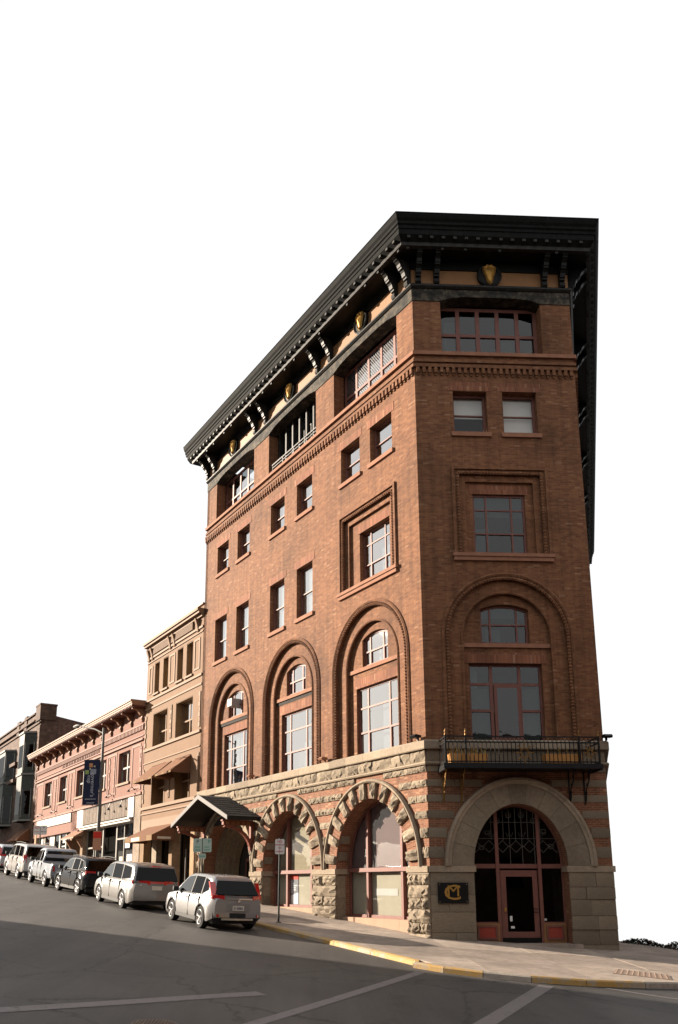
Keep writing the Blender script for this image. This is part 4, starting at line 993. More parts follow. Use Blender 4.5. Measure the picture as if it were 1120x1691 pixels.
# ---- entrance canopy
CL, CR_, CX, CP = 17.62, 11.42, 14.5, 1.57
can = MB(FL); ez, rz = 4.60, 5.74
SHING = brickmat('roof_shingles', (.030, .028, .027), (.055, .05, .047), (.012, .012, .012), .2, bw=.16, rh=.13, speck=(.07, .065, .06))
def pitched(side):
    x1 = CR_ if side < 0 else CL
    return [(CX, rz), (x1, ez), (x1, ez - .10), (CX, rz - .10)]
c0 = MB(FL).prism(pitched(-1), .02, CP).prism(pitched(1), .02, CP).build('entrance_canopy', plain('canopy_board', (.02, .018, .017), .6), hotel)
for sd in (-1, 1):
    x1 = CR_ if sd < 0 else CL; n = 9
    for i in range(n):
        u0, u1 = i / n, (i + 1) / n; xa, xb = CX + (x1 - CX) * u0, CX + (x1 - CX) * u1 + sd * .03
        za, zb = rz + (ez - rz) * u0, rz + (ez - rz) * u1
        MB(FL).prism([(xa, za + .015), (xb, zb + .025), (xb, zb + .04), (xa, za + .025)], .0, CP + .03).build('shingle_course', SHING, c0)
WTRIM = plain('grey_trim', (.11, .10, .095), .6, var=.12)
for sd in (-1, 1):
    x1 = CR_ if sd < 0 else CL
    MB(FL).prism([(CX, rz + .05), (x1 + sd * .04, ez + .04), (x1 + sd * .04, ez - .14), (CX, rz - .15)], CP, CP + .06).build('barge_board', WTRIM, c0)
    MB(FL).box(min(x1, x1 + sd * .06), max(x1, x1 + sd * .06), .05, CP + .02, ez - .14, ez - .03).build('gutter', BLACK, c0)
TIMB = plain('red_brown_timber', (.16, .05, .03), .6, var=.2)
for t in (12.02, 17.0):
    b = MB(FL); b.box(t - .09, t + .09, .03, CP - .05, 4.28, 4.44); b.box(t - .08, t + .08, .03, .20, 3.35, 4.28); k = 9
    oo = [(.12 + (CP - .3) * (1 - math.cos(math.pi / 2 * i / k)) , 3.30 + .98 * math.sin(math.pi / 2 * i / k)) for i in range(k + 1)]
    ii = [(o + .10, z - .10) for o, z in reversed(oo)]
    b.prism(oo + ii, t - .08, t + .08, ax='t')
    br = b.build('timber_bracket', TIMB, c0)
    for i in range(5): MB(FL).box(t - .10, t + .10, .25 + i * .25, .40 + i * .25, 4.30, 4.42).build('carved_block', OCHRE, br)
    MB(FL).box(t - .1, t + .1, .1, CP, 4.44, 4.5).build('bracket_cap', TIMB, br)
# dark triangular back under the gable
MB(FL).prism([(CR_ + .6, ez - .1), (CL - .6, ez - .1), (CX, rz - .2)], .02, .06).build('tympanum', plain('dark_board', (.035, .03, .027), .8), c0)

# ================================================================== neighbours up the street
BEI = plain('beige_stucco', (0.160, 0.091, 0.050), 0.8, var=.08, nscale=1.5, bmp=.004)
BEIT = plain('beige_trim', (0.18, 0.107, 0.061), 0.7, var=.07)
PINK = plain('pink_stucco', (0.165, 0.073, 0.050), 0.8, var=.08, nscale=1.5, bmp=.004)
PINKT = plain('pink_trim', (0.185, 0.086, 0.060), 0.7, var=.08)
CORN = plain('tan_cornice', (0.22, 0.115, 0.068), 0.6, var=.1)
SOFF = plain('brown_soffit', (0.09, 0.03, 0.02), 0.7, var=.2)
OLIVE = plain('ochre_jamb', (0.17, 0.10, 0.045), 0.7, var=.1)
GREYF = plain('grey_sash', (0.19, 0.175, 0.155), 0.5, var=.1)
WHITEP = plain('white_paint', (0.40, 0.375, 0.34), 0.5, var=.06)
AWN = plain('brown_awning', (0.135, 0.062, 0.032), 0.9, var=.15, nscale=8)
AWNV = plain('awning_valance', (0.18, 0.11, 0.055), 0.9, var=.12)
def gz(t): return HP(FL.P(t, 0, 0))
def body(root, t0, t1, ztop, mat, dep=13, o1=-.95, zb=-1):
    return MB(FL).box(t0 + .02, t1 - .02, -dep, o1, zb, ztop).build('body', mat, root)
def zig(mb, t, z0, z1, w=.16, o=.05, st=.3, sg=1):
    z = z0; k = 0
    while z < z1 - .1:
        mb.box(min(t, t + sg * (w if k % 2 else w * 1.7)), max(t, t + sg * (w if k % 2 else w * 1.7)), -.02, o, z + .01, min(z + st, z1) - .01); z += st; k += 1
# ---- beige
A0, A1 = 18.10, 26.32
be = empty('stucco_building', FL.P(22, 0, gz(22)), label='narrow three storey beige building beside the corner hotel', cat='building')
T4 = [(24.33, 25.08), (22.96, 23.74), (20.80, 21.62), (19.44, 20.30)]; T3 = [(22.83, 25.03), (19.26, 21.58)]; T2 = [(22.82, 24.91), (19.30, 21.41)]
hs = [rect(a, b, 12.76, 14.63) for a, b in T4] + [rect(a, b, 9.6, 11.55) for a, b in T3] + [rect(a, b, 6.2, 8.44) for a, b in T2]
MB(FL).prism(rect(A0, A1, 5.4, 16.33), -.9, 0, hs).build('wall', BEI, be)
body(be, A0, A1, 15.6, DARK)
MB(FL).box(A0, A0 + .3, -13, -.9, 5, 16.33).box(A1 - .3, A1, -13, -.9, 1, 16.33).build('party_wall', BEI, be)
sh_ = lambda z0, z1, o, m, n='band': MB(FL).box(A0 + .0, A1 - .0, -.05, o, z0, z1).build(n, m, be)
sh_(15.78, 15.92, .30, BEIT, 'cornice'); sh_(15.92, 16.06, .38, BEIT, 'cornice'); sh_(15.62, 15.78, .12, BEIT, 'cornice'); sh_(16.30, 16.38, .10, CORN, 'coping')
sh_(15.02, 15.14, .07, BEIT); sh_(14.80, 14.86, .05, BEIT); sh_(12.42, 12.54, .07, BEIT); sh_(11.92, 12.02, .05, BEIT); sh_(9.42, 9.56, .09, BEIT); sh_(8.68, 8.74, .05, BEIT); sh_(6.0, 6.16, .10, BEIT); sh_(5.72, 5.80, .06, BEIT)
m = MB(FL); t = 18.7
while t < 26: 
    if not any(abs(t - q) < .2 for q in (18.9, 22.0, 22.6, 25.9, 19.2)): m.box(t, t + .07, -.02, .11, 15.20, 15.62)
    t += .14
m.build('corbel_table', BEIT, be, kind='stuff')
for q in (18.75, 22.0, 22.65, 25.45, 26.0): MB(FL).prism([(.0, 14.9), (.08, 14.95), (.16, 15.3), (.26, 15.62), (0, 15.62)], q - .09, q + .09, ax='t').build('bracket', BEIT, be)
m = MB(FL)
for t_, sg in ((A0 + .1, 1), (22.1, 1), (22.35, -1), (A1 - .05, -1)): zig(m, t_, 9.7, 11.6, .12, .045, .27, sg); zig(m, t_, 6.4, 8.4, .12, .045, .27, sg)
m.build('quoin_edges', BEIT, be, kind='stuff')
for a, b in ((18.45, 19.2), (21.9, 22.7), (25.4, 25.95)): MB(FL).prism(rect(a, b, 12.85, 14.55), -.01, .035, [rect(a + .1, b - .1, 12.95, 14.45)]).build('panel_moulding', BEIT, be)
def jambs(root, a, b, c, d, m=OLIVE): MB(FL).box(a - .0, a + .03, -.5, -.02, c, d).box(b - .03, b, -.5, -.02, c, d).box(a, b, -.5, -.02, d - .03, d).build('jamb', m, root)
for a, b in T4: window(be, FL, a + .03, b - .03, 12.76, 14.60, .28, (), (.45,), fm=BEIT, border=.05, blind=.0); MB(FL).box(a - .1, b + .1, -.3, .09, 12.66, 12.76).build('sill', BEIT, be); jambs(be, a, b, 12.76, 14.63)
for a, b in T3: window(be, FL, a + .03, b - .03, 9.6, 11.52, .36, (.5,), (.45,), fm=BEIT, border=.07, bar=.10); jambs(be, a, b, 9.6, 11.55)
for a, b in T2: window(be, FL, a + .03, b - .03, 6.2, 8.41, .36, (.5,), (.45,), fm=BEIT, border=.07, bar=.10); jambs(be, a, b, 6.2, 8.44)
# shopfront
MB(FL).box(A0, A1, -.9, -.0, 4.75, 5.4).build('shop_fascia', BEIT, be)
for a, b, o in ((A0, 18.9, .06), (21.3, 21.75, .06), (25.7, A1, .02)): MB(FL).box(a, b, -.9, o, gz(a) - .4, 4.75).build('pier', stonemat('beige_pier', (.30, .20, .12), .8, 6, .006) if 'beige_pier' not in MAT else MAT['beige_pier'], be)
MB(FL).box(24.0, 24.7, -.9, -.1, 1, 4.75).build('stone_pier', GRAN, be)
sf = MB(FL).prism(rect(18.9, 25.7, 1.2, 4.75), -.5, -.42, [rect(18.95, 19.6, 1.3, 4.6), rect(19.7, 21.2, 1.9, 4.6), rect(21.85, 22.8, 2.0, 4.6), rect(22.88, 23.9, 2.0, 4.6), rect(24.75, 25.6, 1.4, 4.6)]).build('shopfront', BLACK, be)
for a, b in ((18.95, 19.6), (19.7, 21.2), (21.85, 22.8), (22.88, 23.9), (24.75, 25.6)): MB(FL).box(a, b, -.48, -.475, 1.9, 4.6).build('pane', GLASSD, sf)
MB(FL).box(20.45, 20.49, -.42, -.36, 1.4, 3.6).build('downpipe', WTRIM, be)
# awnings
def awning(root, t0, t1, zt, zb, out, val=.24, ends=True, slats=5):
    m = MB(FL); th = .03
    m.prism([(0.0, zt), (out, zb + val), (out, zb), (out - th, zb), (out - th, zb + val - .02), (0.0, zt - .04)], t0 + .02, t1 - .02, ax='t')
    a = m.build('awning', AWN, root)
    for t in (t0, t1 - .02): MB(FL).prism([(0.02, zt - .02), (out - .01, zb + val - .01), (out - .01, zb), (0.02, zb)], t, t + .02, ax='t').build('end_panel', AWN, a)
    n = slats
    for i in range(n): x0, x1 = t0 + (t1 - t0) * i / n, t0 + (t1 - t0) * (i + 1) / n; MB(FL).box(x0 + .01, x1 - .01, out, out + .012, zb, zb + val).build('valance_panel', AWNV if i % 2 == 0 else AWN, a)
    return a
awning(be, 21.95, 24.95, 8.42, 7.38, 1.1, .1); awning(be, 19.25, 21.50, 8.42, 7.42, 1.1, .1)
la = awning(be, 21.05, 25.2, 4.98, 4.05, 1.3, .28)
MB(FL).box(22.9, 24.2, 1.312, 1.318, 4.09, 4.28).build('awning_sign', plain('awning_cream', (.5, .46, .36), .8), la)
MB(FLE2 := Fac(FL.P(21.05, 0, 0), nL, -uL)).box(.25, 1.0, .0, .012, 4.13, 4.25).build('awning_sign', MAT['awning_cream'], la)

# ---- pink
B0, B1 = 26.40, 52.6
pk = empty('pink_building', FL.P(39, 0, gz(39)), label='long two storey pink building with a deep bracketed cornice and boarded shopfront', cat='building')
PW = [(28.79, 30.95), (33.5, 35.6), (38.4, 40.4), (42.95, 45.0), (47.45, 49.6)]
MB(FL).prism(rect(B0, B1, 5.6, 12.4), -.9, 0, [rect(a, b, 8.0, 9.97) for a, b in PW]).build('wall', PINK, pk)
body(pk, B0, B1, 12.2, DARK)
MB(FL).box(B0, B0 + .3, -13, -.9, 1, 12.4).build('party_wall', PINK, pk)
MB(FL).box(B0, B1, -13, .0, 12.38, 12.45).build('roof', MAT['roof_felt'], pk)
def cb(z0, z1, o, m, n='band', a=B0, b=B1): return MB(FL).box(a, b, -.05, o, z0, z1).build(n, m, pk)
cb(12.30, 12.40, .86, CORN, 'cornice'); cb(12.40, 12.52, .90, CORN, 'cornice'); cb(12.52, 12.62, .96, CORN, 'cornice'); cb(12.18, 12.30, .75, SOFF, 'soffit'); cb(11.15, 11.23, .10, PINKT); cb(10.24, 10.34, .12, PINKT); cb(10.5, 10.56, .06, PINKT); cb(7.0, 7.14, .10, PINKT)
m = MB(FL); t = B0 + .1
while t < B1 - .2: m.box(t, t + .13, -.02, .09, 10.88, 11.13); m.box(t, t + .10, .75, .85, 12.20, 12.30); t += .26
m.build('dentils', PINKT, pk, kind='stuff')
for i in range(14):
    q = B0 + .35 + i * (B1 - B0 - .7) / 13
    MB(FL).prism([(0, 11.35), (.10, 11.38), (.16, 11.55), (.10, 11.72), (.22, 11.78), (.36, 11.98), (.52, 12.06), (.72, 12.10), (.74, 12.2), (0, 12.2)], q - .10, q + .10, ax='t').build('bracket', SOFF if False else CORN, pk)
m = MB(FL)
for t_, sg in ((B0 + .25, 1), (31.6, 1), (32.8, -1), (B1 - .05, -1), (41.6, 1), (46, 1)): zig(m, t_, 7.3, 9.9, .14, .04, .27, sg)
m.build('quoin_edges', PINKT, pk, kind='stuff')
for a, b in PW:
    window(pk, FL, a, b, 8.0, 9.97, .22, (.5,), (.5,), fm=GREYF, bar=.14, border=.09)
    MB(FL).box(a - .12, b + .12, -.2, .10, 7.86, 8.0).build('sill', BEIT, pk)
for a, b in ((26.9, 28.4), (31.3, 33.2), (36.0, 38.0), (40.8, 42.6), (45.4, 47.1), (50.0, 52.2)): MB(FL).prism(rect(a, b, 7.4, 10.1), -.01, .03, [rect(a + .15, b - .15, 7.55, 9.95)]).build('panel_moulding', PINKT, pk)
m = MB(FL); rnd = random.Random(3); t = 35.2
while t < 44.4: 
    wd = rnd.choice((.12, .26, .3)); m.box(t, t + .07, -.01, .04, 10.62, 10.84)
    if wd > .2: m.box(t + .18, t + .24, -.01, .04, 10.62, 10.84); m.box(t, t + .24, -.01, .04, rnd.choice((10.62, 10.72, 10.78)), rnd.choice((10.84, 10.80)) if False else 10.80)
    t += wd + .16
m.build('relief_lettering', PINKT, pk, kind='stuff')
# shopfronts
MB(FL).box(41.1, 51.2, -.9, .08, 6.32, 6.95).build('white_fascia', WHITEP, pk)
MB(FL).box(26.45, 27.55, -.9, .02, 1, 7.0).build('stone_pier', stonemat('grey_pier', (.25, .2, .16), .6, 5, .01), pk)
MB(FL).box(27.55, 38.2, -.1, .04, 5.72, 6.95).build('board_backing', DARK, pk)
WOOD = plain('grey_boards', (.13, .10, .078), .85, var=.45, nscale=4)
t = 28.6; i = 0
while t < 37.9:
    wd = random.Random(i).uniform(.18, .30); MB(FL).box(t, min(t + wd, 38.0) - .012, .04, .065 + random.Random(i).uniform(0, .02), 5.86, 6.88).build('board', WOOD, pk); t += wd; i += 1
MB(FL).box(27.55, 28.6, -.1, .07, 5.75, 6.95).build('white_board', WHITEP, pk); MB(FL).box(38.0, 39.4, -.1, .07, 5.75, 6.95).build('white_board', WHITEP, pk)
MB(FL).box(27.9, 38.4, -.4, .22, 5.66, 5.76).box(27.9, 38.4, -.4, .14, 5.52, 5.66).build('shop_cornice', WHITEP, pk)
MB(FL).box(39.4, 41.1, -.9, 0, 5.5, 7.0).build('fascia_panel', PINK, pk)
awp = MB(FL).prism([(0, 5.5), (.75, 5.05), (.75, 4.95), (0, 5.2)], 37.7, 40.9, ax='t').build('door_hood', CORN, pk)
for q in (38.0, 40.6): MB(FL).prism([(0, 4.3), (.10, 4.35), (.5, 4.95), (0, 4.95)], q - .09, q + .09, ax='t').build('hood_bracket', CORN, awp)
for q in (37.8, 40.5, 51.3): MB(FL).box(q, q + .55, -.9, .03, 1, 5.5 if q < 50 else 6.3).build('quoined_pier', stonemat('tan_pier', (.30, .21, .14), .6, 5, .01) if 'tan_pier' not in MAT else MAT['tan_pier'], pk)
s1 = MB(FL).prism(rect(28.1, 37.8, 2.2, 5.52), -.35, -.25, [rect(28.2, 29.9, 2.9, 4.55), rect(30.0, 31.3, 2.9, 4.55), rect(28.2, 29.9, 4.65, 5.45), rect(30.0, 31.3, 4.65, 5.45), rect(31.5, 34.1, 2.3, 5.45), rect(34.3, 36.0, 4.3, 5.45), rect(36.1, 37.7, 4.3, 5.45), rect(34.3, 36.0, 2.9, 4.2), rect(36.1, 37.7, 2.9, 4.2)]).build('shopfront', GREYF, pk)
for a, b in ((28.2, 31.3), (34.3, 37.7)): MB(FL).box(a, b, -.32, -.315, 2.9, 5.45).build('pane', GLASSD, s1)
for a, b, c, d in ((29.0, 29.8, 4.0, 4.5), (30.2, 30.8, 3.1, 3.5), (28.5, 29.4, 3.2, 3.6)): MB(FL).box(a, b, -.29, -.285, c, d).build('shop_notice', MAT['poster_white'] if b < 30 else MAT['awning_cream'], s1)
s2 = MB(FL).prism(rect(41.1, 51.2, 3.0, 6.32), -.30, -.2, [rect(41.3, 42.9, 3.8, 6.2), rect(43.1, 44.6, 3.8, 6.2), rect(44.9, 46.3, 3.2, 6.2), rect(47.7, 49.2, 3.8, 6.2), rect(49.4, 51.0, 3.8, 6.2)]).build('shopfront', WHITEP, pk)
for a, b in ((41.3, 42.9), (43.1, 44.6), (44.9, 46.3), (47.7, 49.2), (49.4, 51.0)): MB(FL).box(a, b, -.27, -.265, 3.2, 6.2).build('pane', GLASSD, s2)
for a, b, c, d in ((43.3, 44.0, 4.9, 5.3), (43.2, 44.2, 4.6, 4.7), (49.9, 50.6, 4.6, 5.6), (49.9, 50.6, 3.9, 4.5)): MB(FL).box(a, b, -.25, -.24, c, d).build('shop_notice', WHITEP, s2)
# wall lamps
for i, t in enumerate((27.7, 31.9, 36.2, 41.0, 45.6, 49.9)):
    m = MB(FL); m.tube([(t, 0, 7.35), (t, .15, 7.5), (t, .30, 7.45), (t, .36, 7.3)], .025, 5); m.lathe([(.02, .08), (.11, -.05), (0, -.05)], (t, .38, 7.28), n=8); m.build('wall_lamp', IRON, pk)
for t in (29.2, 31.5, 33.3):
    m = MB(FL); m.tube([(t, 0, 7.0), (t, .25, 6.85), (t, .32, 6.6)], .025, 5); m.lathe([(.02, .1), (.13, -.08), (0, -.08)], (t, .34, 6.5), n=8); m.build('wall_lamp', IRON, pk)

# ---- brown stone block
D0, D1 = 52.7, 82
br_ = empty('brownstone_building', FL.P(62, 0, gz(62)), label='brown stone building with bay windows at the left edge, uphill of the pink one', cat='building')
BRS = brickmat('brown_stone', (.105, .060, .040), (.065, .036, .026), (.055, .034, .025), .4, bw=.62, rh=.28, speck=(.19, .12, .08))
BRSD = brickmat('side_brick', (.12, .062, .045), (.075, .04, .03), (.09, .06, .05), .4, bw=.3, rh=.1, speck=(.15, .1, .08))
hs = [rect(58.3, 60.2, 11.9, 14.6), rect(58.3, 60.2, 8, 10.4), rect(68.5, 70.5, 11.9, 14.4)]
MB(FL).prism(rect(D0, D1, 1, 15.9), -.9, 0, hs).build('wall', BRS, br_)
for a, b, c, d in ((58.3, 60.2, 11.9, 14.6), (58.3, 60.2, 8, 10.4), (68.5, 70.5, 11.9, 14.4)): window(br_, FL, a, b, c, d, .4, (), (.5,), fm=FRAME)
body(br_, D0, D1, 15.2, DARK, 16)
for i in range(5):
    a = -13 + i * 2.5 if False else 0
MB(FL).prism([(-.9, 1), (-.9, 16.4), (-6, 15.6), (-6, 15.2), (-12, 14.4), (-12, 1)], D0 + .0, D0 + .35, ax='t').build('side_wall', BRSD, br_)
MB(FL).box(D0 - .1, D0 + 1.5, -1.3, .12, 15.9, 17.35).box(D0 - .15, D0 + 1.55, -1.35, .16, 17.2, 17.35).build('corner_pier', BRS, br_)
for t in (58.0, 61.0): MB(FL).box(t - .5, t + .5, -.4, .14, 15.6, 17.0).build('parapet_block', BRS, br_)
for z0, z1, o in ((15.6, 15.75, .12), (16.0, 16.12, .22), (16.12, 16.62, .05), (16.62, 16.75, .2), (12.9, 13.05, .06)): MB(FL).box(D0 + 1.5 if z0 > 15.9 else D0, D1, -.3, o, z0, z1).build('band', BRS, br_)
BAYM = plain('bay_green_black', (.035, .04, .035), .5, var=.3); BAYG = glassmat('bay_glass', (.12, .13, .13), .01, .3); BAYT = plain('bay_grey_trim', (.15, .145, .13), .6, var=.15)
for a, b, z0, z1 in ((53.9, 57.2, 7.2, 15.0), (61.6, 66.2, 7.2, 14.4), (72, 76, 7.2, 14.4)):
    bb = MB(FL).prism([(a, 0), (a + .7, .85), (b - .7, .85), (b, 0)], z0, z1, ax='z').build('bay_window', BAYM, br_)
    for z in (z0, 11.2, z1 - .1): MB(FL).prism([(a - .1, 0), (a + .65, .95), (b - .65, .95), (b + .1, 0)], z, z + .16, ax='z').build('bay_band', BAYT, bb)
    for z in (z0 + .6, 11.9):
        if z + 2 > z1: continue
        MB(FL).box(a + .85, b - .85, .85, .865, z, z + 2.0).build('pane', BAYG, bb)
        fq = Fac(FL.P(a, 0, 0), (uL * .7 + nL * .85), Vector((0, 0, 0)) + (-uL * .85 + nL * .7)); MB(fq).box(.2, .9, .0, .015, z, z + 2.0).build('pane', BAYG, bb); MB(fq).box(.1, .18, 0, .03, z - .3, z + 2.2).box(.92, 1.0, 0, .03, z - .3, z + 2.2).build('bay_trim', BAYT, bb)
MB(FL).box(57.9, 60.6, 0, .9, 10.9, 11.2).box(58.1, 60.4, 0, .8, 12.5, 12.8).build('stone_balcony', BRS, br_)
MB(FL).prism([(0, 6.6), (1.1, 5.6), (1.1, 5.5), (0, 5.5)], 53.6, 57.4, ax='t').build('awning', AWN, br_)
# pale rough quoins at the edge of the lit corner
m = MB(FL); zig(m, D0 + .02, 1.5, 15.5, .35, .05, .34, 1); m.build('quoin_edges', BRS, br_, kind='stuff')

# ================================================================== across the street (out of frame; they shade the road and dim the front)
acr = empty('brick_warehouse', FL.P(5, 26, 0), label='tall brick block across the street whose shadow lies over the crossing', cat='building')
SE = Vector((-8.84, 24.96, 0)) + Vector((-0.925, 0.380, 0)).normalized() * 26.0      # its street corner
sa = Vector((0.925, -0.380, 0)).normalized(); sn = Vector((-0.380, -0.925, 0)).normalized()
def wing(root, w0, w1, h, name='wall', deep=16, mat=None):      # blocks side by side along the far pavement, parted by slits of alleys
    q = [SE + sn * w0, SE + sn * w1, SE + sn * w1 - sa * deep, SE + sn * w0 - sa * deep]
    return prism_z(MB(), q, -3, h).build(name, mat or BRICK, root)
wing(acr, -.02, 70, 31)
FW = Fac(SE, sn, sa)
for i in range(12):
    for j in range(6): MB(FW).box(6.5 + i * 5, 8.3 + i * 5, -.02, .08, 3.5 + j * 4.2, 5.8 + j * 4.2).build('window', GLASSD, acr)
ac2 = empty('brick_terrace', FL.P(94, 26, gz(94)), label='row of brick houses farther up on the opposite side of the street', cat='building')
MB(FL).box(92.5, 130, 24, 30, 0, 24.5).build('wall', BRICK, ac2)
for i in range(8):
    for j in range(3): MB(FL).box(93.5 + i * 4.5, 95 + i * 4.5, 23.97, 24.1, 9 + j * 4, 11.2 + j * 4).build('window', GLASSD, ac2)

ac3 = empty('dimming_block', Vector((5, -16, H(5, -16))), label='long dark brick block added outside the frame to darken the front and its door glass', cat='building')  # unseen block behind the camera, added to darken the front and its reflections
MB().box(-28, 45, -34, -16, -6, 14).build('wall', BRSD, ac3)
MB().box(-28.4, 45.4, -34, -15.6, 14, 14.5).build('cornice', WBLACK, ac3)
for i in range(14):
    for j in range(3): MB().box(-25 + i * 5, -23 + i * 5, -15.98, -15.9, 1.5 + j * 4.2, 4 + j * 4.2).build('window', GLASSD, ac3)

ac4 = empty('side_dimming_block', Vector((34, 15, H(34, 15))), label='brick block added outside the right edge to cut the skylight on the front', cat='building')  # unseen occluder added to keep skylight off the front face
MB().box(25, 48, -6, 42, -9, 15).build('wall', BRICK, ac4)
MB().box(24.7, 48.3, -6.3, 42.3, 15, 15.5).build('cornice', WBLACK, ac4)
for i in range(9):
    for j in range(3): MB().box(24.9, 25.02, -4 + i * 5, -2 + i * 5, 1.5 + j * 4.3, 4 + j * 4.3).build('window', GLASSD, ac4)

# ================================================================== vehicles
def paint(name, col, metal=0.0, rough=0.35, coat=.7, dust=.5):
    m, n, b = nm(name); b.inputs['Base Color'].default_value = (*col, 1); b.inputs['Metallic'].default_value = metal; b.inputs['Roughness'].default_value = rough; b.inputs['Specular IOR Level'].default_value = .25 if coat > .1 else .12
    b.inputs['Coat Weight'].default_value = coat; b.inputs['Coat Roughness'].default_value = 0.03
    tc = n.nodes.new('ShaderNodeTexCoord'); sx = n.nodes.new('ShaderNodeSeparateXYZ'); n.links.new(tc.outputs['Object'], sx.inputs[0])
    t = noise(n, 3, 5, .6, tc.outputs['Object'])            # road dust on the lower panels
    ad = n.nodes.new('ShaderNodeMath'); ad.operation = 'MULTIPLY_ADD'; ad.inputs[1].default_value = .5; n.links.new(t.outputs['Fac'], ad.inputs[0]); n.links.new(sx.outputs[2], ad.inputs[2])
    r = ramp(n, [(0.40, (dust,) * 3), (0.95, (0, 0, 0))]); n.links.new(ad.outputs[0], r.inputs[0])
    n.links.new(mixc(n, col, (.16, .13, .10), r.outputs[0]), b.inputs['Base Color'])
    return m
SILV = paint('silver_paint', (.23, .23, .235), .4, .25); SILV2 = paint('pale_silver_paint', (.19, .187, .183), .4, .26)
BLKP = paint('black_car_paint', (.006, .007, .009), 0, .13, .08, .10); WHTP = paint('white_car_paint', (.25, .27, .30), 0, .24); WHT2 = paint('white_suv_paint', (.29, .28, .27), 0, .24)
CGL = glassmat('car_glass', (.20, .22, .22), .0, 1.2); CGD = glassmat('privacy_glass', (.02, .02, .02), .0, .35)
RUB = plain('tyre_rubber', (.018, .017, .017), .85, var=.2); RIM = plain('alloy', (.45, .45, .46), .3, .8, var=.08); TRIM = plain('black_plastic', (.022, .022, .022), .6, var=.2)
m, n, b = nm('tail_lamp'); b.inputs['Base Color'].default_value = (.42, .012, .008, 1); b.inputs['Roughness'].default_value = .12; b.inputs['Coat Weight'].default_value = 1; TAIL = m
CLR = plain('clear_lamp', (.55, .53, .5), .15, .2, var=.1); PLATE = plain('number_plate', (.50, .46, .38), .4, var=.1); PLTX = plain('plate_ink', (.05, .06, .12), .5); CHR = plain('chrome', (.6, .6, .6), .12, 1.0, var=.02)
INT = plain('car_interior', (.03, .028, .026), .9)

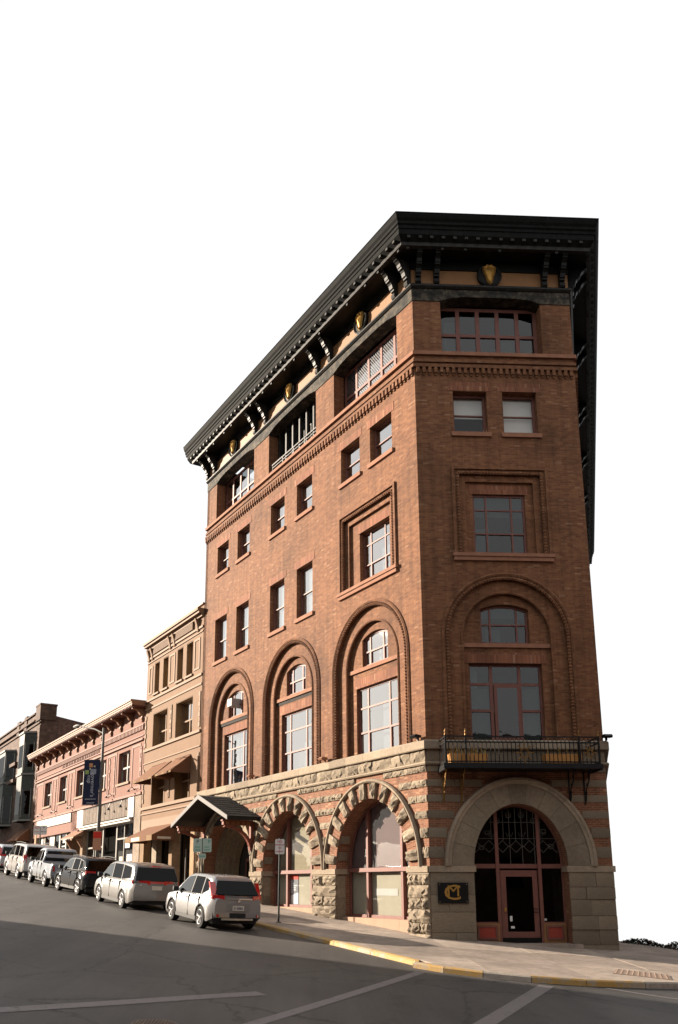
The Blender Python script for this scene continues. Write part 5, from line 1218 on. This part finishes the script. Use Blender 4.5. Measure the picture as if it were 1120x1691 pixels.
def interp(pts, x):
    if x <= pts[0][0]: return pts[0][1]
    for (a, b), (c, d) in zip(pts, pts[1:]):
        if x <= c:
            u = (x - a) / (c - a); return b + (d - b) * u
    return pts[-1][1]
def car(spec, pos, fwd, label, group, lscale=1.0):
    """x runs from tail (0) to nose (L), y to the left side, z up; pos = ground point under the middle of the tail"""
    S = spec; L, Wd, Ht = S['L'], S['W'], S['H']; hw = Wd / 2; paintm = S['paint']
    f2 = Vector(fwd).normalized(); side_ = Vector((-f2.y, f2.x, 0))
    up = Vector((0, 0, 1)); zf = (HP(pos + f2 * L) - HP(pos)) / L; zs = (HP(pos + side_) - HP(pos))
    X = Vector((f2.x, f2.y, zf)).normalized() ; Y = Vector((side_.x, side_.y, zs)).normalized(); Z = X.cross(Y).normalized(); Y = Z.cross(X)
    root = empty(S['name'], Vector((pos.x, pos.y, HP(pos))), label=label, cat=S['cat'], group=group)
    root.matrix_world = Matrix.Translation((pos.x, pos.y, HP(pos))) @ Matrix((X * lscale, Y * .97, Z * .95)).transposed().to_4x4()
    def fin(mb, name, mat, par=None, smooth=True, **k):
        me = mb.mesh(name, Vector((0, 0, 0)), smooth); me.materials.append(mat); o = bpy.data.objects.new(name, me); C.objects.link(o); o.parent = par or root
        if smooth: autosmooth(o, 38)
        return prop(o, **k)
    wr = S['wr']; ax_ = S['axles']; arch_r = wr + .055
    # lower body: cross sections along x
    n = 84; xs = [L * i / n for i in range(n + 1)]
    for a in ax_: xs += [a - arch_r + 1e-3, a + arch_r - 1e-3, a - arch_r - 1e-3, a + arch_r + 1e-3]
    xs = sorted(xs); rings = []
    def plan(x):      # half width
        e0, e1 = S.get('rr', .35), S.get('rf', .55)
        if x < e0: return hw * (S.get('wt', .90) + (1 - S.get('wt', .90)) * math.sin(math.pi / 2 * x / e0))
        if x > L - e1: return hw * (.80 + .20 * math.sin(math.pi / 2 * (L - x) / e1))
        return hw
    for x in xs:
        w_ = plan(x); zt = interp(S['top'], x); zb = interp(S['bot'], x); sill_ = zb
        for a in ax_:
            if abs(x - a) < arch_r: zb = max(zb, .0 + wr + math.sqrt(arch_r ** 2 - (x - a) ** 2) - .0)
        hs_ = zt - zb; zm = lambda f: sill_ + (zt - sill_) * f
        sec = [(w_ * .60, zb), (w_ * .955, zb), (w_ * .985, max(zb + .01, zm(.12))), (w_, max(zb + .02, zm(.38))), (w_ * .992, max(zb + .03, zm(.62))), (w_ * .965, max(zb + .04, zm(.86))), (w_ * .93, zt - .02), (w_ * .86, zt + .005), (w_ * .45, zt + .02)]
        if S.get('bed') and S['bed'][0] < x < S['bed'][1]: sec = sec[:6] + [(w_ * .95, zt), (w_ * .88, zt), (w_ * .86, zt - .5)]
        rings.append([(x, y, z) for y, z in sec] + [(x, -y, z) for y, z in reversed(sec)])
    k = len(rings[0]); vs = [v for r_ in rings for v in r_]
    fs = [(i * k + j, i * k + (j + 1) % k, (i + 1) * k + (j + 1) % k, (i + 1) * k + j) for i in range(len(rings) - 1) for j in range(k)] + [tuple(range(k)), tuple(range((len(rings) - 1) * k, len(rings) * k))]
    fin(MB().add(vs, fs), 'body', paintm)
    # cabin: outline in (x,z), sides lean inwards
    cab = S['cab']; zb_ = S['belt']; lean = S.get('lean', .22); yb = hw * .925
    def ysd(z): return yb - max(0, z - zb_) * lean
    nv = len(cab)
    # rounded roof edge: two rings per side
    A = [(x, ysd(z), z) for x, z in cab]; B = [(x, -ysd(z), z) for x, z in cab]
    cm = MB().add(A + B, [tuple(range(nv)), tuple(range(nv, 2 * nv))] + [(i, (i + 1) % nv, (i + 1) % nv + nv, i + nv) for i in range(nv)])
    co = fin(cm, 'cabin', paintm, smooth=True); bevel(co, .11, 4)
    # side glass
    from mathutils.geometry import convex_hull_2d
    allp = [p for wn in S['sidewin'] for p in wn['p']]; hull = [allp[i] for i in convex_hull_2d([Vector(p) for p in allp])]
    cxh = sum(p[0] for p in hull) / len(hull); czh = sum(p[1] for p in hull) / len(hull)
    hull = [(cxh + (x - cxh) * 1.02, czh + (z - czh) * 1.06) for x, z in hull]
    for sg in (1, -1):
        q = len(hull); fin(MB().add([(x, sg * (ysd(z) + .002), z) for x, z in hull] + [(x, sg * (ysd(z) - .02), z) for x, z in hull], [tuple(range(q)), tuple(range(q, 2 * q))] + [(i, (i + 1) % q, (i + 1) % q + q, i + q) for i in range(q)]), 'window_surround', TRIM if S['name'] != 'parked_pickup' else paintm, smooth=False)
        for wn in S['sidewin']:
            o_ = [(x, sg * (ysd(z) + .007), z) for x, z in wn['p']]; i_ = [(x, sg * (ysd(z) - .01), z) for x, z in wn['p']]; q = len(o_)
            fin(MB().add(o_ + i_, [tuple(range(q)), tuple(range(q, 2 * q))] + [(i, (i + 1) % q, (i + 1) % q + q, i + q) for i in range(q)]), 'side_window', CGD if wn.get('dark') else CARG, smooth=False)
        if S.get('rail'):
            fin(MB().tube([(x, sg * (ysd(z) - .05), z + .04) for x, z in S['rail']], .018, 6), 'roof_rail', TRIM)
    def across(x0, z0, x1, z1, w0, w1, name, mat, out=.006, par=None):
        d = Vector((x1 - x0, 0, z1 - z0)); nn = Vector((-d.z, 0, d.x)).normalized(); nn = nn if S['_sgn'] > 0 else -nn
        P = [Vector((x0, -w0, z0)), Vector((x0, w0, z0)), Vector((x1, w1, z1)), Vector((x1, -w1, z1))]
        return fin(MB().add([p + nn * out for p in P] + [p - nn * .02 for p in P], [(0, 1, 2, 3), (7, 6, 5, 4), (0, 4, 5, 1), (1, 5, 6, 2), (2, 6, 7, 3), (3, 7, 4, 0)]), name, mat, par, smooth=False)
    x0, z0, x1, z1 = S['rearglass']; S['_sgn'] = 1
    across(x0, z0, x1, z1, ysd(z0) - .07, ysd(z1) - .09, 'rear_window', CGD if S.get('darkrear', 1) else CARG)
    x0, z0, x1, z1 = S['wind']; S['_sgn'] = -1
    across(x0, z0, x1, z1, ysd(z0) - .07, ysd(z1) - .09, 'windscreen', CARG, out=.006)
    # wheels
    for a in ax_:
        for sg in (1, -1):
            wy = sg * (hw - .12); c = (a, wy, wr)
            tw = .11
            t_ = fin(MB().lathe([(wr * .66, -tw), (wr * .93, -tw), (wr, -tw * .75), (wr, tw * .75), (wr * .93, tw), (wr * .66, tw)], c, 'y', 30), 'tyre', RUB)
            r_ = MB().lathe([(wr * .10, sg * tw * .75), (wr * .60, sg * tw * .35), (wr * .60, -tw * .8), (wr * .1, -tw * .8)], c, 'y', 24)
            fin(r_, 'wheel_well', TRIM, t_)
            sp = MB(); ns = S.get('spokes', 5)
            sp.tube([(a + wr * .63 * math.cos(2 * math.pi * i / 28), wy + sg * tw * .98, wr + wr * .63 * math.sin(2 * math.pi * i / 28)) for i in range(28)], .018, 6, closed=True)
            for i in range(ns):
                an = 2 * math.pi * i / ns + .3
                for da in (-.13, .13): sp.tube([(a + wr * .1 * math.cos(an), wy + sg * tw * .95, wr + wr * .1 * math.sin(an)), (a + wr * .62 * math.cos(an + da), wy + sg * tw * 1.0, wr + wr * .62 * math.sin(an + da))], .018, 5)
            sp.lathe([(0, sg * tw * .85), (wr * .16, sg * tw * .85), (wr * .14, sg * tw * 1.02), (0, sg * tw * 1.04)], c, 'y', 12)
            fin(sp, 'rim', RIM, t_)
    # dark wheel-arch lips and sills
    if S.get('clad', True):
        for sg in (1, -1):
            for a in ax_:
                fin(MB().tube([(a + arch_r * math.cos(math.pi * i / 16), sg * (plan(a) * .985), wr + arch_r * math.sin(math.pi * i / 16)) for i in range(17)], .028, 6), 'arch_trim', TRIM if S['cladm'] else paintm)
            fin(MB().box(ax_[0] + arch_r, ax_[1] - arch_r, sg * hw * .90, sg * hw * .985, interp(S['bot'], L / 2) - .03, interp(S['bot'], L / 2) + .13), 'sill', TRIM, smooth=False)
    # underbody
    fin(MB().box(.2, L - .3, -hw * .82, hw * .82, .22, .5), 'underbody', TRIM, smooth=False)
    # mirrors
    mx, mz = S['mirror']
    for sg in (1, -1):
        o = fin(MB().prism([(mx, mz), (mx + .08, mz - .02), (mx + .14, mz + .06), (mx + .12, mz + .15), (mx, mz + .15)], sg * (hw * .96), sg * (hw + .16)), 'mirror', S.get('mirm', TRIM)); bevel(o, .02)
    # door seams and handles
    for sg in (1, -1):
        for hx in S['handles']: fin(MB().tube([(hx - .09, sg * (hw * .995 + .01), S['hz']), (hx + .09, sg * (hw * .995 + .01), S['hz'])], .018, 6), 'handle', S.get('handm', paintm))
        for sx_ in S['seams']: fin(MB().box(sx_ - .006, sx_ + .006, sg * hw * .93, sg * (hw + .003), .32, zb_ - .03), 'door_seam', TRIM, smooth=False)
    # tail
    for it in S['tail']:
        nm_, mat, y0, y1, z0, z1, x_, both = it
        for sg in ((1, -1) if both else (1,)):
            xx = x_
            P = [(xx[0], sg * y0, z0), (xx[1], sg * y1, z0), (xx[1 if len(xx) < 4 else 3], sg * y1, z1), (xx[0 if len(xx) < 4 else 2], sg * y0, z1)]
            Q = [(a + .08, b, c) for a, b, c in P]
            fin(MB().add(P + Q, [(0, 1, 2, 3), (7, 6, 5, 4), (0, 4, 5, 1), (1, 5, 6, 2), (2, 6, 7, 3), (3, 7, 4, 0)]), nm_, mat, smooth=False)
    return root
CARG = CGL
def wins(*ps): return [dict(p=p, dark=d) for p, d in ps]
CRV = dict(name='parked_car', cat='car', L=4.6, W=1.86, H=1.69, paint=SILV, wr=.355, axles=(.92, 3.58), belt=1.02, lean=.32, rr=.5, wt=.86,
    top=[(0, .98), (.12, 1.02), (3.2, 1.03), (3.5, 1.0), (4.2, .90), (4.5, .74), (4.6, .62)], bot=[(0, .42), (.4, .27), (4.1, .25), (4.6, .36)],
    cab=[(.14, 1.0), (.30, 1.30), (.50, 1.60), (.75, 1.67), (1.6, 1.69), (2.4, 1.67), (2.75, 1.61), (3.65, 1.0)],
    sidewin=wins(([(2.06, 1.05), (3.32, 1.05), (2.82, 1.42), (2.60, 1.55), (2.10, 1.60)], 0), ([(1.16, 1.07), (1.98, 1.05), (2.02, 1.60), (1.25, 1.60)], 1), ([(.62, 1.22), (1.08, 1.08), (1.16, 1.58), (.78, 1.52)], 1)),
    rearglass=(.13, 1.12, .43, 1.54), wind=(3.58, 1.05, 2.80, 1.60), mirror=(3.05, 1.03), handles=(1.35, 2.25), hz=.90, seams=(1.12, 2.04, 3.2), spokes=5, cladm=1, rail=None,
    tail=[('tail_light', TAIL, .50, .86, .98, 1.10, (-.03, .14), 1), ('tail_light', TAIL, .70, .86, 1.08, 1.50, (.10, .18, .38, .46), 1), ('bumper', TRIM, 0, .84, .38, .56, (-.05, .10), 1), ('reflector', TAIL, .66, .82, .44, .52, (-.06, .08), 1),
          ('bumper_trim', CHR, 0, .55, .34, .40, (-.06, .0), 1), ('plate_recess', paint('plate_recess', (.18, .18, .18), .3), 0, .42, .60, .86, (-.025, .0), 1), ('number_plate', PLATE, 0, .20, .64, .79, (-.035, -.035), 1), ('chrome_strip', CHR, 0, .50, .98, 1.02, (-.035, .0), 1), ('badge', CHR, 0, .05, .90, .97, (-.04, -.04), 1)])
VAN = dict(name='parked_minivan', cat='minivan', L=5.15, W=2.0, H=1.74, paint=SILV2, wr=.345, axles=(1.05, 4.05), belt=1.04, lean=.20, rr=.4, wt=.90,
    top=[(0, 1.0), (.1, 1.04), (3.9, 1.04), (4.3, .98), (4.95, .80), (5.15, .62)], bot=[(0, .38), (.4, .24), (4.7, .22), (5.15, .34)],
    cab=[(.06, 1.0), (.20, 1.40), (.34, 1.64), (.6, 1.72), (1.8, 1.745), (2.9, 1.72), (3.25, 1.66), (4.45, 1.0)],
    sidewin=wins(([(2.75, 1.08), (4.05, 1.08), (3.3, 1.56), (2.82, 1.64)], 0), ([(1.55, 1.09), (2.66, 1.08), (2.74, 1.64), (1.66, 1.64)], 1), ([(.52, 1.18), (1.47, 1.09), (1.56, 1.63), (.66, 1.58)], 1)),
    rearglass=(.055, 1.12, .26, 1.60), wind=(4.36, 1.06, 3.30, 1.65), mirror=(3.75, 1.06), handles=(2.85, 2.45), hz=.93, seams=(2.70, 1.50, 3.85), spokes=7, cladm=0, rail=None,
    tail=[('tail_light', TAIL, .28, .93, .98, 1.12, (-.03, .16), 1), ('reversing_lamp', CLR, .62, .86, .93, .98, (-.025, .10), 1), ('red_strip', TAIL, 0, .30, 1.02, 1.10, (-.035, -.03), 1), ('bumper', SILV2, 0, .93, .40, .60, (-.06, .10), 1), ('number_plate', PLATE, 0, .20, .78, .93, (-.03, -.03), 1), ('brake_light', TAIL, 0, .18, 1.64, 1.67, (.20, .20), 1)])
SUV = dict(name='parked_suv', cat='suv', L=4.75, W=1.92, H=1.68, paint=BLKP, wr=.37, axles=(.95, 3.72), belt=1.03, lean=.26, rr=.5, wt=.86,
    top=[(0, 1.0), (.12, 1.03), (3.3, 1.05), (3.8, .98), (4.5, .84), (4.75, .62)], bot=[(0, .42), (.4, .27), (4.3, .25), (4.75, .36)],
    cab=[(.20, 1.0), (.42, 1.36), (.66, 1.58), (1.0, 1.65), (1.9, 1.68), (2.6, 1.64), (2.9, 1.57), (3.8, 1.0)],
    sidewin=wins(([(2.15, 1.08), (3.4, 1.08), (2.8, 1.48), (2.2, 1.57)], 0), ([(1.25, 1.09), (2.07, 1.08), (2.12, 1.57), (1.35, 1.56)], 1), ([(.75, 1.22), (1.18, 1.10), (1.27, 1.54), (.95, 1.50)], 1)),
    rearglass=(.20, 1.12, .56, 1.54), wind=(3.7, 1.06, 2.95, 1.56), mirror=(3.15, 1.05), handles=(1.45, 2.35), hz=.92, seams=(1.2, 2.1, 3.3), spokes=6, cladm=0, rail=[(.9, 1.66), (1.8, 1.69), (2.7, 1.64)],
    tail=[('tail_light', TAIL, .50, .88, .96, 1.10, (.0, .18), 1), ('bumper', BLKP, 0, .86, .40, .60, (-.04, .10), 1), ('number_plate', PLATE, 0, .20, .70, .85, (-.02, -.02), 1)])
PIC = dict(name='parked_pickup', cat='pickup truck', L=5.6, W=2.0, H=1.85, paint=WHTP, wr=.40, axles=(1.15, 4.55), belt=1.16, lean=.24, rr=.15, wt=.97, bed=(.08, 2.15),
    top=[(0, 1.14), (2.2, 1.14), (2.3, 1.16), (4.2, 1.16), (4.7, 1.10), (5.4, 1.02), (5.6, .80)], bot=[(0, .52), (.3, .46), (5.2, .42), (5.6, .50)],
    cab=[(2.22, 1.1), (2.24, 1.5), (2.30, 1.76), (2.5, 1.84), (3.3, 1.86), (3.6, 1.79), (4.45, 1.1)],
    sidewin=wins(([(2.95, 1.2), (4.1, 1.2), (3.55, 1.68), (2.98, 1.74)], 0), ([(2.42, 1.2), (2.86, 1.2), (2.88, 1.74), (2.46, 1.72)], 1)),
    rearglass=(2.22, 1.22, 2.28, 1.72), wind=(4.36, 1.18, 3.64, 1.78), mirror=(3.9, 1.2), handles=(3.05,), hz=1.02, seams=(2.92, 4.0, 2.18), spokes=6, cladm=0, darkrear=0, rail=None,
    tail=[('tail_light', TAIL, .80, .96, .80, 1.06, (-.02, .02), 1), ('bumper', CHR, 0, .94, .44, .62, (-.14, -.05), 1), ('number_plate', PLATE, 0, .18, .48, .60, (-.16, -.16), 1), ('tailgate', WHTP, 0, .78, .66, 1.13, (-.01, -.01), 1), ('gate_handle', TRIM, 0, .10, .96, 1.02, (-.03, -.03), 1)])
WSU = dict(name='parked_suv', cat='suv', L=5.2, W=2.02, H=1.92, paint=WHT2, wr=.40, axles=(1.15, 4.1), belt=1.20, lean=.16, rr=.3, wt=.93,
    top=[(0, 1.16), (.1, 1.2), (4.0, 1.2), (4.4, 1.14), (5.0, 1.0), (5.2, .8)], bot=[(0, .48), (.4, .40), (4.8, .36), (5.2, .46)],
    cab=[(.10, 1.14), (.22, 1.6), (.34, 1.82), (.6, 1.90), (2.4, 1.92), (3.2, 1.88), (3.5, 1.82), (4.4, 1.14)],
    sidewin=wins(([(2.75, 1.24), (4.0, 1.24), (3.45, 1.74), (2.8, 1.80)], 0), ([(1.65, 1.24), (2.66, 1.24), (2.7, 1.80), (1.72, 1.80)], 1), ([(.62, 1.24), (1.56, 1.24), (1.6, 1.79), (.74, 1.76)], 1)),
    rearglass=(.10, 1.26, .26, 1.78), wind=(4.3, 1.22, 3.52, 1.81), mirror=(3.8, 1.24), handles=(1.9, 2.95), hz=1.06, seams=(1.6, 2.7, 3.9), spokes=6, cladm=0, rail=[(.8, 1.93), (2.2, 1.96), (3.2, 1.92)],
    tail=[('tail_light', TAIL, .82, .97, .92, 1.34, (-.02, .08), 1), ('bumper', WHT2, 0, .96, .46, .68, (-.08, .08), 1), ('number_plate', PLATE, 0, .18, .86, 1.0, (-.02, -.02), 1), ('handle_strip', CHR, 0, .40, 1.06, 1.12, (-.03, -.02), 1)])
GRP = 'vehicles parked along the kerb'
def spot(t, off): v = FL.P(t, off, 0); v.z = 0; return v
crv = car(CRV, spot(2.55, 5.45), uL, 'silver crossover parked nearest, with tall red tail lights and plate', GRP, .86)
cp = MB(); rp = random.Random(5)
for k in range(6):
    y = .13 - k * .05; cp.box(-.044, -.040, y - .015, y + .012, .68, .75) if k != 1 else cp.box(-.044, -.040, y - .006, y + .006, .71, .72)
me = cp.mesh('plate_marks'); me.materials.append(PLTX); o = bpy.data.objects.new('plate_marks', me); C.objects.link(o); o.parent = crv
car(VAN, spot(8.6, 5.75), uL, 'silver minivan with a red strip across the tailgate, second from the corner', GRP, .92)
car(SUV, spot(14.5, 5.75), (uL * .98 + nL * .06), 'black suv parked between the silver minivan and the white pickup', GRP, .92)
car(PIC, spot(19.0, 6.0), uL, 'white pickup truck with open bed parked behind the black suv', GRP, .85)
car(WSU, spot(24.6, 6.0), uL, 'large white suv with dark windows uphill of the pickup', GRP, .95)
w2_ = dict(WSU); w2_.update(L=4.7, H=1.6, paint=SILV)
car(dict(CRV, paint=WHTP), spot(31.2, 6.0), uL, 'white car cut off by the left edge, farthest up the street', GRP)

# ================================================================== signs and the street lamp
POLE = plain('dark_pole', (.03, .035, .033), .5, .3); SW = plain('sign_white', (.58, .55, .52), .45, var=.05); SR = plain('sign_red', (.45, .03, .03), .5); SG = plain('sign_green', (.02, .22, .12), .5); SGREY = plain('galvanised', (.11, .11, .105), .6, .3)
def lines(par, fac, t, o, z, rows, mat, size, sp, nm_='lettering'):
    for i, s_ in enumerate(rows): text(s_, size, fac, t, o, z - i * sp, mat, par, nm_, ext=.001)
# NO PARKING on the kerb, facing down the street towards the camera
def bars(fac, w_, z, mat, par, o=.037, t0=0, h=.035):      # a line of print too small to read
    m = MB(fac); r = random.Random(int(z * 100)); x = t0 - w_ / 2
    while x < t0 + w_ / 2: q = r.uniform(.012, .03) * (1 + w_); m.box(x, x + q, o, o + .002, z - h / 2, z + h / 2); x += q + .012
    return m.build('print_line', mat, par)
def facing(p, yaw):         # vertical board whose face looks along yaw direction
    n_ = Vector((math.cos(yaw), math.sin(yaw), 0)); u_ = Vector((-n_.y, n_.x, 0)); return Fac(p, u_, n_)
def board(fac, w_, z0, z1, mat, root, name='sign_board', o0=0.03, o1=.034):
    r = .03; pts = [(-w_ / 2 + r, z0), (w_ / 2 - r, z0), (w_ / 2, z0 + r), (w_ / 2, z1 - r), (w_ / 2 - r, z1), (-w_ / 2 + r, z1), (-w_ / 2, z1 - r), (-w_ / 2, z0 + r)]
    return MB(fac).prism(pts, o0, o1).build(name, mat, root)
p = Vector((-1.0, 28.88, 0)); p.z = HP(p) + .13
sg = empty('no_parking_sign', p, label='dark pole with a white and red no parking sign at the kerb', cat='road sign')
MB().tube([p, p + Vector((0.03, 0, 2.75))], .035, 10).build('pole', POLE, sg, smooth=True); MB().box(p.x - .09, p.x + .09, p.y - .09, p.y + .09, p.z - .05, p.z + .02).build('pole_foot', SGREY, sg)
fs_ = facing(p + Vector((0.03, 0, 0)), R_(-100)); b_ = board(fs_, .32, 2.22, 2.72, SW, sg)
text('NO', .11, fs_, 0, .037, 2.64, SR, b_); text('PARKING', .075, fs_, 0, .037, 2.53, SR, b_); bars(fs_, .10, 2.43, SR, b_); bars(fs_, .22, 2.31, SR, b_)
# twin green signs before the entrance
p = spot(9.6, 3.5); p.z = HP(p) + .13
sg = empty('parking_sign', p, label='pair of pale green parking signs on a pole before the entrance canopy', cat='road sign')
MB().tube([p, p + Vector((0, 0, 2.6))], .03, 8).build('pole', POLE, sg, smooth=True)
fs_ = facing(p, R_(-97)); PG = plain('pale_green_board', (.36, .44, .38), .5, var=.05)
for dx in (-.19, .19):
    f2_ = Fac(fs_.P(dx, 0, 0), fs_.u, fs_.n); b_ = board(f2_, .35, 2.05, 2.58, PG, sg); text('P', .2, f2_, 0 if dx * fs_.rd.dot(fs_.u) < 0 else .08, .037, 2.45, POLE if dx * fs_.rd.dot(fs_.u) < 0 else SG, b_); bars(f2_, .2, 2.25, SG, b_); bars(f2_, .24, 2.14, SG, b_)
b_ = board(fs_, .30, 1.80, 2.0, PG, sg); bars(fs_, .2, 1.9, SG, b_)
# far sign pair
p = spot(36.0, 3.4); p.z = HP(p) + .13
sg = empty('street_sign', p, label='red and white sign beside a white sign on a grey pole, far up the street', cat='road sign')
MB().tube([p, p + Vector((0, 0, 2.7))], .04, 8).build('pole', SGREY, sg, smooth=True); fs_ = facing(p, R_(-97))
for dx, mt in ((-.24, SR), (.24, SW)):
    dx = dx * (1 if fs_.rd.dot(fs_.u) > 0 else -1); f2_ = Fac(fs_.P(dx, 0, 0), fs_.u, fs_.n); b_ = board(f2_, .44, 2.15, 2.75, SW, sg)
    text('NO' if mt is SR else 'P', .22, f2_, 0, .037, 2.6, mt if mt is SR else POLE, b_); text('PARKING', .09, f2_, 0, .037, 2.35, mt if mt is SR else POLE, b_)
# street lamp with banner
p = spot(22.95, 3.55); p.z = HP(p) + .13
lp = empty('street_lamp', p, label='tall grey lamp post with a curved arm, standing before the pink building', cat='street lamp')
MB().tube([p, p + Vector((0, 0, 3)), Vector((p.x, p.y, 10.05))], .08, 10, rad=[.11, .09, .065]).build('pole', SGREY, lp, smooth=True)
q = Vector((p.x, p.y, 9.75)); dr_ = (uL * .75 + nL * .2).normalized()
MB().tube([q, q + dr_ * .9 + Vector((0, 0, .35)), q + dr_ * 2.6 + Vector((0, 0, .75))], .04, 8).build('arm', SGREY, lp, smooth=True)
e = q + dr_ * 2.6 + Vector((0, 0, .75)); MB().tube([e - dr_ * .1, e + dr_ * .15, e + dr_ * .5], .1, 8, rad=[.06, .13, .07]).build('lamp_head', SGREY, lp, smooth=True)
NAVY = plain('navy_banner', (.012, .016, .04), .7, var=.1)
fb = facing(Vector((p.x, p.y, 0)), R_(-97)); sgn = 1 if fb.rd.dot(fb.u) > 0 else -1
def bt(x): return -sgn * x        # metres to the left of the pole as seen from the front
bn = empty('banner', Vector((p.x, p.y, 6.0)), label='navy blue vertical banner with coloured squares hung from the lamp post', cat='banner')
x0, x1 = sorted((bt(.10), bt(.98)))
cl = MB(fb).box(x0, x1, -.006, .006, 5.92, 8.32).build('cloth', NAVY, bn)
for z in (8.32, 5.90): MB(fb).tube([(0, 0, z), (bt(1.02), 0, z)], .016, 6).build('bracket', SGREY, bn)
def sq_(x, z, w_, h_, col, name='square'): a_, b_ = sorted((bt(x), bt(x + w_))); MB(fb).box(a_, b_, .006, .010, z, z + h_).build(name, col, cl)
sq_(.50, 7.92, .20, .22, plain('b_orange', (.42, .20, .09), .7)); sq_(.70, 7.55, .20, .22, plain('b_green', (.25, .33, .10), .7)); sq_(.30, 7.55, .32, .28, plain('b_grey', (.22, .24, .28), .7)); sq_(.36, 7.92, .08, .09, MAT['awning_cream']); sq_(.60, 7.80, .08, .08, MAT['awning_cream'])
LT = plain('banner_letter', (.42, .42, .45), .7)
text("governor's", .30, fb, bt(.46), .010, 6.98, LT, cl, rot=R_(-90), align='CENTER'); text('cup', .30, fb, bt(.66), .010, 7.28, LT, cl, rot=R_(-90))
bars(fb, .6, 6.22, LT, cl, .010, bt(.54)); bars(fb, .4, 6.02, LT, cl, .010, bt(.54))
# red notice board on the lamp post
rb = board(fb, .46, HP(p) + 1.75, HP(p) + 2.75, plain('orange_notice', (.40, .20, .12), .6), lp, 'notice_board', .10, .11)
MB(fb).box(-.22, .22, .11, .114, HP(p) + 2.38, HP(p) + 2.7).build('notice_header', plain('notice_red', (.5, .03, .015), .5), rb)

# low dark shrubs on the crest where the cross street drops away
def shrub(c, r, h, seed, label):
    c = Vector((c[0], c[1], 0)); c.z = H(c.x, c.y); rnd = random.Random(seed)
    sr = empty('shrub', c, label=label, cat='shrub', group='dark shrubs on the crest')
    m = MB(); st = MB()
    for i in range(900):
        a, q = rnd.uniform(0, 2 * math.pi), rnd.random() ** .5; z = rnd.random()
        rr = r * q * (1 - .5 * z) ; p = c + Vector((math.cos(a) * rr * 1.5, math.sin(a) * rr, h * z * (1 - .55 * q * q) + rnd.uniform(0, .04)))
        d = Vector((rnd.uniform(-1, 1), rnd.uniform(-1, 1), rnd.uniform(-.6, 1))).normalized() * .06; e = d.cross(Vector((rnd.uniform(-1, 1), rnd.uniform(-1, 1), 1))).normalized() * .025
        m.add([p - d, p + e, p + d, p - e], [(0, 1, 2, 3)])
    for i in range(7):
        a = i * .9; st.tube([c, c + Vector((math.cos(a) * r * .7, math.sin(a) * r * .5, h * .7))], .012, 5)
    m.build('foliage', leaf, sr, recalc=False); st.build('stem', TIMB, sr)
leaf = plain('shrub_leaf', (.018, .02, .014), .9, var=.4)
shrub((11.35, 30.2), .75, .30, 1, 'low dark shrub on the crest right of the corner building')
shrub((12.55, 29.6), .70, .42, 2, 'taller dark shrub at the right edge of the picture, on the crest')
